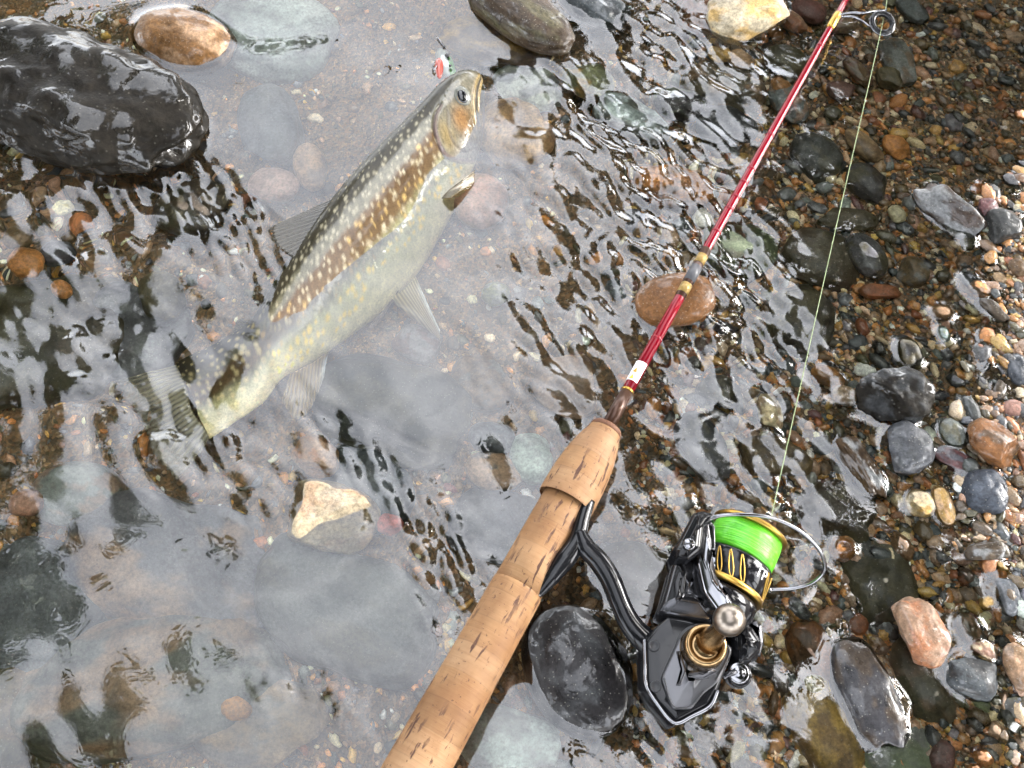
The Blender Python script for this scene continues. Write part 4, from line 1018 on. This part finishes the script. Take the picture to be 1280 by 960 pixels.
# handle side: bronze cap, shaft and ball knob
hb = at(877, 812, .036); hk = at(911.5, 775, .066)
hd = hk - hb; hl = np.linalg.norm(hd); HF = frame_from(hd)
def up_lathe(name, base, prof, mat, F=np.eye(3), parent=None, n=40):
    v, f = lathe(prof, n); return reel_mesh(name, to_reel(v @ F.T + base), f, mat, parent)
hc = up_lathe("handle_cap", at(876, 813, .034), [(0, 0), (0, .0094), (.003, .0094), (.0036, .0090), (.0050, .0086), (.0055, .0090), (.0112, .0088), (.0128, .0083), (.0136, .0074), (.0134, .0066), (.0118, .0060), (.0112, .0050), (.0120, .0044), (.0124, 0)], 'bronze')
up_lathe("cap_seal", at(876, 813, .033), [(0, 0), (0, .0105), (.0022, .0105), (.0022, 0)], 'black_matte', parent=hc)
s0 = .008
up_lathe("handle_shaft", hb, [(s0, 0), (s0, .0060), (s0 + .004, .0048), (hl * .62, .0036), (hl * .8, .0034), (hl * .9, .0040), (hl, .004)], 'bronze', HF)
up_lathe("handle_knob", hk, [(-.0064 * math.cos(a), .0064 * math.sin(a)) for a in np.linspace(0, math.pi, 20)], 'knob_metal', HF)
kb = up_lathe("lever_knob", at(921, 846, .016), [(0, 0), (0, .0052), (.006, .0052), (.0066, .0046), (.0066, 0)], 'black_gloss')
up_lathe("knob_face", at(923.5, 841, .024), [(-.004, 0), (-.004, .0046), (0, .0046), (.0008, .0038), (.0004, .0030), (.0010, .0024), (.0010, 0)], 'chrome', parent=kb)
reel_tube("lever", spline([at(905, 846, .024), at(912, 842, .025), at(920, 840, .024)], 10), 3.6 * u_, 'gunmetal', 10)
# stem and foot
stem = spline([at(724, 664, .033), at(732, 684, .033), at(748, 701, .032), at(763, 724, .031), at(775, 754, .029), at(788, 780, .027), at(806, 800, .025), at(830, 815, .022)], 48)
reel_tube("stem", stem, np.interp(np.linspace(0, 1, 48), [0, .12, .3, .6, .85, 1], [8, 12, 13, 12.5, 15, 19]) * u_, 'black_gloss', 24, .9)
reel_tube("foot", spline([at(735, 626, .031), at(728, 650, .032), at(721, 676, .032), at(708, 697, .032), at(692, 718, .032), at(672, 744, .031)], 40), np.interp(np.linspace(0, 1, 40), [0, .2, .45, .62, .85, 1], [9, 9, 11.5, 13, 10, 5]) * u_, 'black_gloss', 24, .9)

# ---------------------------------------------------------------- lure in the fish's mouth
L0 = at(556, 80, -.004)
lure = empty("fishing_lure", L0)
tag(lure, 'tiny white and green fishing lure with a black eye at the fish snout', 'lure')
lf_ = frame_from(at(549, 58, -.003) - at(563, 97, -.003)); ls = 1.2 * m_per_px(555, 78, 0)
def lure_part(name, prof, F, off, mat, sq=(1, 1, 1), n=24):
    v, f = lathe(prof, n); v = v * sq
    return mesh_from(name, v @ F.T + off, f, M[mat], parent=lure)
pr = [(s * ls, r * ls) for s, r in ((-21, 0), (-20, 2.5), (-14, 5.2), (-4, 7.6), (6, 8.2), (14, 6.8), (19, 4), (21, 0))]
lure_part("lure_body", pr, lf_, np.zeros(3), 'lure_white', (.7, 1, 1))
lure_part("lure_stripe", [(s * .85, r * .7) for s, r in pr], lf_, (at(561, 82, 0) - at(555, 78, 0)) * [1, 1, 0] + [0, 0, .0004], 'lure_green', (.7, 1, 1))
lure_part("lure_flash", [(s * .7, r * .55) for s, r in pr], frame_from(at(550, 66, 0) - at(551, 97, 0)), at(549, 86, -.0015) - L0, 'lure_red', (.8, 1, 1))
for (x, y, r) in ((559, 69, 2.6), (563, 82, 1.8), (555, 58, 1.5)):
    v, f = ico(2); mesh_from("lure_eye", v * r * ls * [1, 1, .6] + at(x, y, .0004) - L0, f, M['eye_black'], parent=lure)
v, f = tube_mesh(spline([at(556, 60, 0) - L0, at(551, 52, .001) - L0, at(546, 46, .001) - L0], 10), .0004, 6)
mesh_from("lure_eyelet", v, f, M['chrome'], parent=lure)
v, f = tube_mesh(spline([at(546, 82, .001) - L0, at(543, 88, .001) - L0, at(541, 82, .0012) - L0, at(543, 76, .001) - L0], 14), .0004, 6)
mesh_from("lure_hook", v, f, M['chrome'], parent=lure)

# ---------------------------------------------------------------- the fish
FST = [((222, 455), (266, 552)), ((256, 440), (299, 527)), ((292, 419), (332, 503)), ((318, 400), (354, 474)), ((346, 356), (396, 450)), ((378, 309), (440, 418)), ((412, 266), (482, 383)),
       ((446, 226), (519, 343)), ((480, 190), (547, 300)), ((510, 159), (570, 256)), ((531, 136), (589, 214)), ((546, 118), (601, 180)), ((562, 103), (606, 148)), ((579, 93.5), (606.5, 120)), ((593, 92), (605, 104)), ((601, 95), (603, 99))]
FZ = [-9.5, -8.6, -7.4, -7.0, -8.5, -9.5, -9.9, -9.9, -9.6, -8.7, -6.6, -4.8, -3.4, -2.8, -2.6, -2.6]       # mm, height of the mid plane
FT = [1.6, 3.6, 5.6, 7.4, 9.6, 11.0, 11.6, 11.6, 11.3, 10.8, 10.2, 9.4, 8.2, 6.2, 3.6, .8]     # mm, half thickness
NU, NV = 420, 150
back = np.array([at(*p, z / 1000) for (p, q), z in zip(FST, FZ)]); belly = np.array([at(*q, z / 1000) for (p, q), z in zip(FST, FZ)])
bk, be, th = spline(back, NU), spline(belly, NU), spline(np.array(FT)[:, None] / 1000, NU)[:, 0]
th = np.maximum(th, .0004)
tv = np.arange(NV) / NV * 2 * math.pi
cos_, sin_ = np.cos(tv), np.sin(tv)
cx = np.sign(cos_) * np.abs(cos_) ** .92; sx = np.sign(sin_) * np.abs(sin_) ** .95
mid, half = (bk + be) / 2, (be - bk) / 2
V = mid[:, None] - half[:, None] * cx[None, :, None]
V[..., 2] += th[:, None] * sx[None, :]
# the fish lies rolled, its back a little higher than its belly
V[..., 2] += (.22 * np.linalg.norm(half, axis=1) * smooth(.05, .5, np.linspace(0, 1, NU)))[:, None] * cx[None, :]
uu = np.repeat(np.linspace(0, 1, NU)[:, None], NV, 1); vv = np.repeat(((1 - cx) / 2)[None, :], NU, 0); upper = np.repeat((sin_ >= -.02)[None, :], NU, 0)
# arc length along the body in millimetres, for the pattern
L_ = np.concatenate([[0], np.cumsum(np.linalg.norm(np.diff(mid, axis=0), axis=1))]) * 1000
D_ = np.linalg.norm(half, axis=1) * 2000
SU = np.repeat(L_[:, None], NV, 1); girth = np.abs(np.minimum(tv, 2 * math.pi - tv)) / math.pi
SV = D_[:, None] * 1.25 * girth[None, :]
PX, PY = to_px(V)
def seg_dist(px, py, poly):
    best = np.full(px.shape, 1e9); side = np.zeros(px.shape)
    for (x0, y0), (x1, y1) in zip(poly[:-1], poly[1:]):
        dx, dy = x1 - x0, y1 - y0; t = np.clip(((px - x0) * dx + (py - y0) * dy) / (dx * dx + dy * dy), 0, 1)
        ex, ey = px - x0 - t * dx, py - y0 - t * dy; d = np.hypot(ex, ey); s = np.sign(dx * ey - dy * ex)
        side = np.where(d < best, s, side); best = np.minimum(best, d)
    return best, side
GILL = spline([(551, 132), (545, 146), (544, 162), (549, 180), (557, 194), (569, 201), (582, 204), (592, 206)], 40)[:, :2] if False else spline(np.array([(551, 132, 0), (545, 146, 0), (544, 162, 0), (549, 180, 0), (557, 194, 0), (569, 201, 0), (582, 204, 0), (592, 206, 0)], float), 40)[:, :2]
JAW = spline(np.array([(601, 97, 0), (597, 108, 0), (595, 124, 0), (596, 142, 0), (599, 158, 0)], float), 20)[:, :2]
PRE = spline(np.array([(559, 140, 0), (560, 160, 0), (566, 178, 0), (580, 190, 0), (594, 186, 0)], float), 24)[:, :2]
gd, gs_ = seg_dist(PX, PY, GILL); jd, _ = seg_dist(PX, PY, JAW); pd, _ = seg_dist(PX, PY, PRE)
NRM = np.zeros_like(V); NRM[..., 2] = 1
head = (gs_ > 0)
head = smooth(-1.5, 1.5, np.where((gs_ < 0), gd, -gd) * -1) if False else None
# which side of the gill line: the snout's own side
snout = np.array([601, 97]); s_sn = seg_dist(np.array([585.0]), np.array([130.0]), GILL)[1][0]
hs = np.where(gs_ == s_sn, gd, -gd)                     # signed distance, positive on the head
is_head = (uu > .62) & upper
disp = np.zeros(PX.shape)
disp += np.where(is_head, .0011 * smooth(0, 2.5, hs) * np.exp(-np.maximum(hs, 0) / 16), 0)            # gill cover stands proud
disp -= np.where(is_head, .0010 * np.exp(-((hs + 1.5) / 1.6) ** 2), 0)
disp -= np.where(is_head, .0009 * np.exp(-(jd / 1.3) ** 2), 0)
disp += np.where(is_head, .0006 * np.exp(-((jd - 3.2) / 2) ** 2), 0)
disp -= np.where(is_head, .0004 * np.exp(-(pd / 1.6) ** 2), 0)
lat = np.exp(-((vv - .46) / .012) ** 2) * (uu < .80) * (uu > .05) * upper
disp -= .00012 * lat
V[..., 2] += disp
# colours
pts3 = np.stack([SU, SV, np.zeros_like(SU)], -1).reshape(-1, 3)
n1 = fbm(pts3 * .22, 3, 4).reshape(SU.shape); n2 = fbm(pts3 * 1.4, 8, 3).reshape(SU.shape); n3 = fbm(pts3 * np.array([.9, .35, 1]), 12, 2).reshape(SU.shape)
def lerp(stops, x):
    xs = [s[0] for s in stops]; return np.stack([np.interp(x, xs, [s[1][k] for s in stops]) for k in range(3)], -1)
col = lerp([(0, (.040, .034, .016)), (.20, (.05, .040, .018)), (.25, (.19, .175, .11)), (.33, (.22, .20, .13)), (.38, (.17, .098, .042)), (.58, (.21, .13, .058)), (.64, (.36, .33, .17)), (.76, (1.0, .98, .58)), (1, (1.5, 1.35, .80))], vv + .03 * n1 + .012 * n2)  # dark back strip is partly the tree reflection painted into the skin colour
col *= (1 + .30 * n1 + .22 * n2)[..., None]
# small scale rows
sc = .5 + .5 * np.sin(SU * 4.1 + SV * 3.6) * np.sin(SU * 4.1 - SV * 3.6)
col *= (1 + .30 * (sc - .5) * (vv < .75))[..., None]
# pale spots in staggered rows
r = np.random.default_rng(21)
sp, wsum = np.zeros(SU.shape), np.zeros(SU.shape + (3,))
step = 4.9
spots_ = []
for i in range(int(L_[-1] * .80 / step) + 1):
    for j in range(16):
        s0_, t0 = i * step + (j % 2) * step / 2 + r.normal(0, 1.2), 2.3 + j * 3.9 + r.normal(0, 1.0)
        k = int(np.clip(np.searchsorted(L_, s0_), 0, NU - 1)); frac = t0 / (D_[k] * 1.25)
        if frac > (.95 if s0_ < 40 else .86) or frac < .06 or (frac > .66 and s0_ > 40 and r.random() < .35): continue
        rad = r.uniform(.65, 1.35) * (.65 if frac < .25 else 1.15) * (.8 if s0_ < 25 else 1)
        c = np.array([.62, .56, .38]) if frac < .42 else (np.array([.86, .74, .48]) if r.random() < .65 else np.array([.92, .62, .22]))
        if frac > .62: c = np.array([2.2, 1.6, .30]); rad *= 1.25
        if s0_ < 45: c = np.array([1.5, 1.3, .75]); rad *= 1.15
        i0, i1 = np.searchsorted(L_, s0_ - 3), np.searchsorted(L_, s0_ + 3)
        d = np.hypot((SU[i0:i1] - s0_) * r.uniform(.8, 1.25), (SV[i0:i1] - t0)) + .45 * n2[i0:i1]
        w = (1 - smooth(rad * .35, rad * 1.35, d)) * r.uniform(.55, .85) * upper[i0:i1]
        col[i0:i1] = col[i0:i1] * (1 - w[..., None]) + c * w[..., None]
# head colours
hd_ = smooth(-1, 1.5, hs) * is_head
hc_ = np.zeros(col.shape) + np.array([.30, .27, .19])
top_head = smooth(.36, .1, vv)
hc_ = hc_ * (1 - top_head[..., None]) + np.array([.12, .11, .075]) * top_head[..., None]
def blob(cx_, cy_, rx, ry, a): 
    c, s = math.cos(R(a)), math.sin(R(a)); u, v = (PX - cx_) * c + (PY - cy_) * s, -(PX - cx_) * s + (PY - cy_) * c
    return np.exp(-((u / rx) ** 2 + (v / ry) ** 2) ** 1.5)
for (b_, c_, a_) in ((blob(578, 150, 12, 20, -20), (.42, .21, .07), .85), (blob(560, 172, 9, 22, -25), (.42, .30, .12), .8), (blob(588, 150, 5, 16, -5), (.20, .12, .04), .7), (blob(583, 188, 16, 14, 0), (.55, .50, .42), .75),
                     (blob(592, 170, 7, 10, 0), (.30, .24, .13), .7), (blob(570, 205, 14, 8, 0), (.55, .44, .38), .6)):
    hc_ = hc_ * (1 - a_ * b_[..., None]) + np.array(c_) * a_ * b_[..., None]
jawc = np.exp(-((jd - 3.4) / 2.6) ** 2)[..., None]; hc_ = hc_ * (1 - .8 * jawc) + np.array([.50, .34, .12]) * .8 * jawc
jl = np.exp(-(jd / 1.0) ** 2)[..., None]; hc_ = hc_ * (1 - .9 * jl) + np.array([.03, .02, .012]) * .9 * jl
hc_ *= (1 + .5 * n2 + .35 * n3)[..., None]
pl = np.exp(-(pd / 1.2) ** 2)[..., None]; hc_ = hc_ * (1 - .5 * pl) + np.array([.14, .10, .07]) * .5 * pl
col = col * (1 - hd_[..., None]) + hc_ * hd_[..., None]
ge = (np.exp(-((hs - .8) / 1.3) ** 2) * is_head)[..., None]; col = col * (1 - .75 * ge) + np.array([.52, .33, .29]) * .75 * ge
gk = (np.exp(-((hs + 1.6) / 1.1) ** 2) * is_head)[..., None]; col = col * (1 - .7 * gk) + np.array([.14, .07, .06]) * .7 * gk
col *= (1 + np.array([.35, .28, .2]) * smooth(.34, .16, uu)[..., None])
col = np.clip(col * .44, .005, .9)
# wet film; lowered on back edge and flank band, painting in dark tree reflections
film = np.where(vv + .02 * n1 < .22, .25, 1.0) * np.where(is_head, 1 - .5 * blob(572, 160, 17, 26, -20), 1.0) * (1 - .5 * smooth(.36, .385, vv + .05 * n1 + .02 * n2) * smooth(.585, .56, vv + .05 * n1 - .02 * n2))

def fish_material():
    N, b = principled("fish_skin", rough=.3, spec=.18, coat=1.0)
    b.inputs["Coat Roughness"].default_value = .02; b.inputs["Coat IOR"].default_value = 1.5
    a = N.n("Attribute", attribute_name="col"); tc = N.n("TexCoord")
    N.l(a.outputs["Alpha"], b.inputs["Coat Weight"])
    no = N.n("TexNoise", Scale=900.0, Detail=3.0, Roughness=.7); N.l(tc.outputs["Object"], no.inputs["Vector"])
    vo = N.n("TexVoronoi", Scale=1100.0); N.l(tc.outputs["Object"], vo.inputs["Vector"])
    c = N.mix(a.outputs["Color"], N.ramp(no.outputs[0], [(.3, .7), (.7, 1.3)]), .8, 'MULTIPLY')
    N.l(c, b.inputs["Base Color"])
    big = N.n("TexNoise", Scale=120.0, Detail=2.0); N.l(tc.outputs["Object"], big.inputs["Vector"])
    bm = N.n("Bump", Strength=.18, Distance=.0003); N.l(vo.outputs["Distance"], bm.inputs["Height"])
    bm2 = N.n("Bump", Strength=.25, Distance=.001); N.l(big.outputs[0], bm2.inputs["Height"]); N.l(bm.outputs[0], bm2.inputs["Normal"])
    bm3 = N.n("Bump", Strength=.22, Distance=.0012); N.l(big.outputs[0], bm3.inputs["Height"]); N.l(bm2.outputs[0], b.inputs["Normal"]); N.l(bm3.outputs[0], b.inputs["Coat Normal"])
    return N.m
M['fish'] = fish_material()
def fin_material():
    N = Nodes("fin_membrane"); b = N.n("BsdfPrincipled"); b.inputs["Roughness"].default_value = .3; b.inputs["Coat Weight"].default_value = .4
    a = N.n("Attribute", attribute_name="col"); N.l(a.outputs["Color"], b.inputs["Base Color"]); N.l(a.outputs["Alpha"], b.inputs["Alpha"])
    N.l(b.outputs[0], N.out.inputs[0]); return N.m
M['fin'] = fin_material()

FO = mid[NU // 2].copy()
fish = empty("fish", FO)
tag(fish, 'spotted brown trout like fish lying on its side in the shallow water', 'fish')
caps = np.concatenate([V.reshape(-1, 3), mid[:1], mid[-1:]]) - FO
k0 = NU * NV; a_ = np.arange(NV); b_ = (a_ + 1) % NV
fcaps = np.concatenate([np.stack([b_, a_, np.full(NV, k0)], -1), np.stack([(NU - 1) * NV + a_, (NU - 1) * NV + b_, np.full(NV, k0 + 1)], -1)])
cols_ = np.concatenate([col.reshape(-1, 3), col[0, :1], col[-1, :1]])
fb_ = mesh_from("body", caps, [grid_faces(NU, NV, wrap_v=True)[:, ::-1], fcaps[:, ::-1]], M['fish'], cols=cols_, parent=fish)
_ca = fb_.data.color_attributes["col"]; _bf = np.ones(len(caps) * 4, np.float32); _ca.data.foreach_get("color", _bf)
_bf = _bf.reshape(-1, 4); _bf[:, 3] = np.concatenate([film.ravel(), [1, 1]]); _ca.data.foreach_set("color", _bf.ravel())

def fin(name, base, tip, z_base, z_tip, c_base, c_tip, alpha=(.95, .55), rays=16, edge=None, curl=0.0, thick=.0009, seed=1):
    """a fin between a base polyline and an outer polyline (photograph pixels), rays running from one to the other"""
    nr, nl = rays * 6 + 1, 22
    B = spline(np.array([(*p, 0) for p in base], float), nr)[:, :2]; T = spline(np.array([(*p, 0) for p in tip], float), nr)[:, :2]
    t = np.linspace(0, 1, nl)
    g = np.linspace(0, 1, nr)
    top = np.zeros((nr, nl, 3)); 
    ray = .5 + .5 * np.cos(g * rays * 2 * math.pi)
    rg = np.random.default_rng(seed); wob = fbm(np.stack([g * 4, np.full(nr, seed * 3.3), g * 0], -1), seed, 2)
    for j, tt in enumerate(t):
        ext = 1 + .05 * wob * tt + .025 * (ray - .5) * tt ** 3
        q = B + (T - B) * (tt * ext)[:, None]
        z = z_base + (z_tip - z_base) * tt + curl * math.sin(tt * math.pi)
        for i in range(nr): top[i, j] = at(q[i, 0], q[i, 1], z / 1000)
    tt = t[None, :]
    h = thick * (1 - .75 * tt) * (.45 + .55 * ray[:, None])
    up_, lo_ = top.copy(), top.copy(); up_[..., 2] += h * .5; lo_[..., 2] -= h * .5
    v = np.concatenate([up_.reshape(-1, 3), lo_.reshape(-1, 3)]) - FO
    f = grid_faces(nr, nl); n = nr * nl
    fs = [f, f[:, ::-1] + n]
    idx = np.arange(n).reshape(nr, nl)
    loop = np.concatenate([idx[:, 0], idx[-1, 1:], idx[-2::-1, -1], idx[0, -2:0:-1]]); l2 = np.roll(loop, -1)
    fs.append(np.stack([loop, loop + n, l2 + n, l2], -1))
    c = np.array(c_base)[None, None] * (1 - tt[..., None]) + np.array(c_tip)[None, None] * tt[..., None]
    c = np.repeat(c, nr, 0) * (.5 + .3 * ray[:, None, None] * np.ones((1, nl, 1))) * (1 + .15 * wob[:, None, None])
    al = (alpha[0] + (alpha[1] - alpha[0]) * tt) * (.72 + .28 * ray[:, None])
    if edge is not None:
        e_c, which, wd = edge
        e_w = (np.exp(-((g[:, None] - which) / wd) ** 2) * np.ones((1, nl)) * smooth(.05, .3, tt))[..., None]
        c = c * (1 - e_w) + np.array(e_c) * e_w; al = np.maximum(al, e_w[..., 0] * .95)
    o = mesh_from(name, v, fs, M['fin'], cols=np.concatenate([c.reshape(-1, 3)] * 2).clip(.01, .9), parent=fish)
    ca = o.data.color_attributes["col"]; buf = np.empty(len(v) * 4, np.float32); ca.data.foreach_get("color", buf)
    buf = buf.reshape(-1, 4); buf[:, 3] = np.concatenate([al.ravel()] * 2).clip(0, 1); ca.data.foreach_set("color", buf.ravel())
    return o
fin("dorsal_fin", [(436, 240), (420, 262), (402, 286), (388, 306)], [(346, 280), (338, 288), (346, 306), (366, 322)], 0, .6, (.03, .026, .014), (.06, .052, .034), (1, .85), 13, seed=2)
fin("pelvic_fin", [(520, 348), (512, 357), (503, 366), (490, 373)], [(549, 412), (550, 424), (543, 421), (500, 388)], -6, -6, (.52, .42, .2), (.46, .36, .24), (.98, .85), 10, ((.80, .82, .86), 0.0, .16), curl=2.5, seed=3)
fin("pelvic_fin", [(500, 368), (493, 374), (486, 380)], [(476, 408), (464, 418), (461, 402)], -14, -18, (.34, .24, .15), (.33, .22, .17), (.9, .7), 8, ((.72, .70, .68), 1.0, .2), seed=4)
fin("anal_fin", [(412, 442), (396, 453), (380, 462), (364, 470)], [(406, 474), (392, 508), (372, 526), (354, 504)], -9, -11, (.50, .33, .12), (.44, .33, .20), (.98, .7), 11, ((.80, .84, .90), 0.0, .13), curl=-2.5, seed=5)
fin("caudal_fin", [(230, 456), (234, 486), (246, 518), (268, 548)], [(150, 480), (172, 514), (192, 556), (224, 602)], -9.5, -12, (.46, .41, .26), (.38, .34, .25), (.92, .42), 20, seed=6)
fin("pectoral_fin", [(552, 248), (556, 243), (561, 238)], [(572, 247), (590, 232), (592, 214)], 1, 0, (.09, .066, .02), (.12, .085, .028), (1, .95), 8, ((.40, .34, .26), .72, .10), curl=5, seed=7)
fin("adipose_fin", [(318, 407), (312, 415), (305, 421)], [(303, 402), (296, 406), (294, 416)], -8, -9, (.09, .08, .04), (.12, .10, .06), (1, .9), 4, seed=8)
# eye
ei = np.hypot(PX - 578, PY - 120) + np.where(upper, 0, 1e6); ip = np.unravel_index(np.argmin(ei), ei.shape); ec = V[ip].copy()
es = m_per_px(578, 120, ec[2])
EF = frame_from(np.array([.25, -.18, 1.0]), at(584, 132, 0) - at(572, 108, 0))
def eye_part(name, r, lift, mat, parent=None, sq=(1.25, .95, .55), off=(0, 0)):
    v, f = ico(3); v = v * np.array(sq) * r * es
    o = mesh_from(name, (v @ EF.T) + ec + EF[:, 2] * lift - FO + EF[:, 0] * off[0] * es + EF[:, 1] * off[1] * es, f, M[mat], parent=parent or fish); return o
ey = eye_part("eye", 11, .0001, 'eye_pearl')
eye_part("iris", 9.2, .0008, 'eye_gold', ey, (1.2, .9, .5), (1.2, -1.0))
eye_part("pupil", 8.4, .0013, 'eye_black', ey, (1.2, .85, .5), (1.5, -1.3))
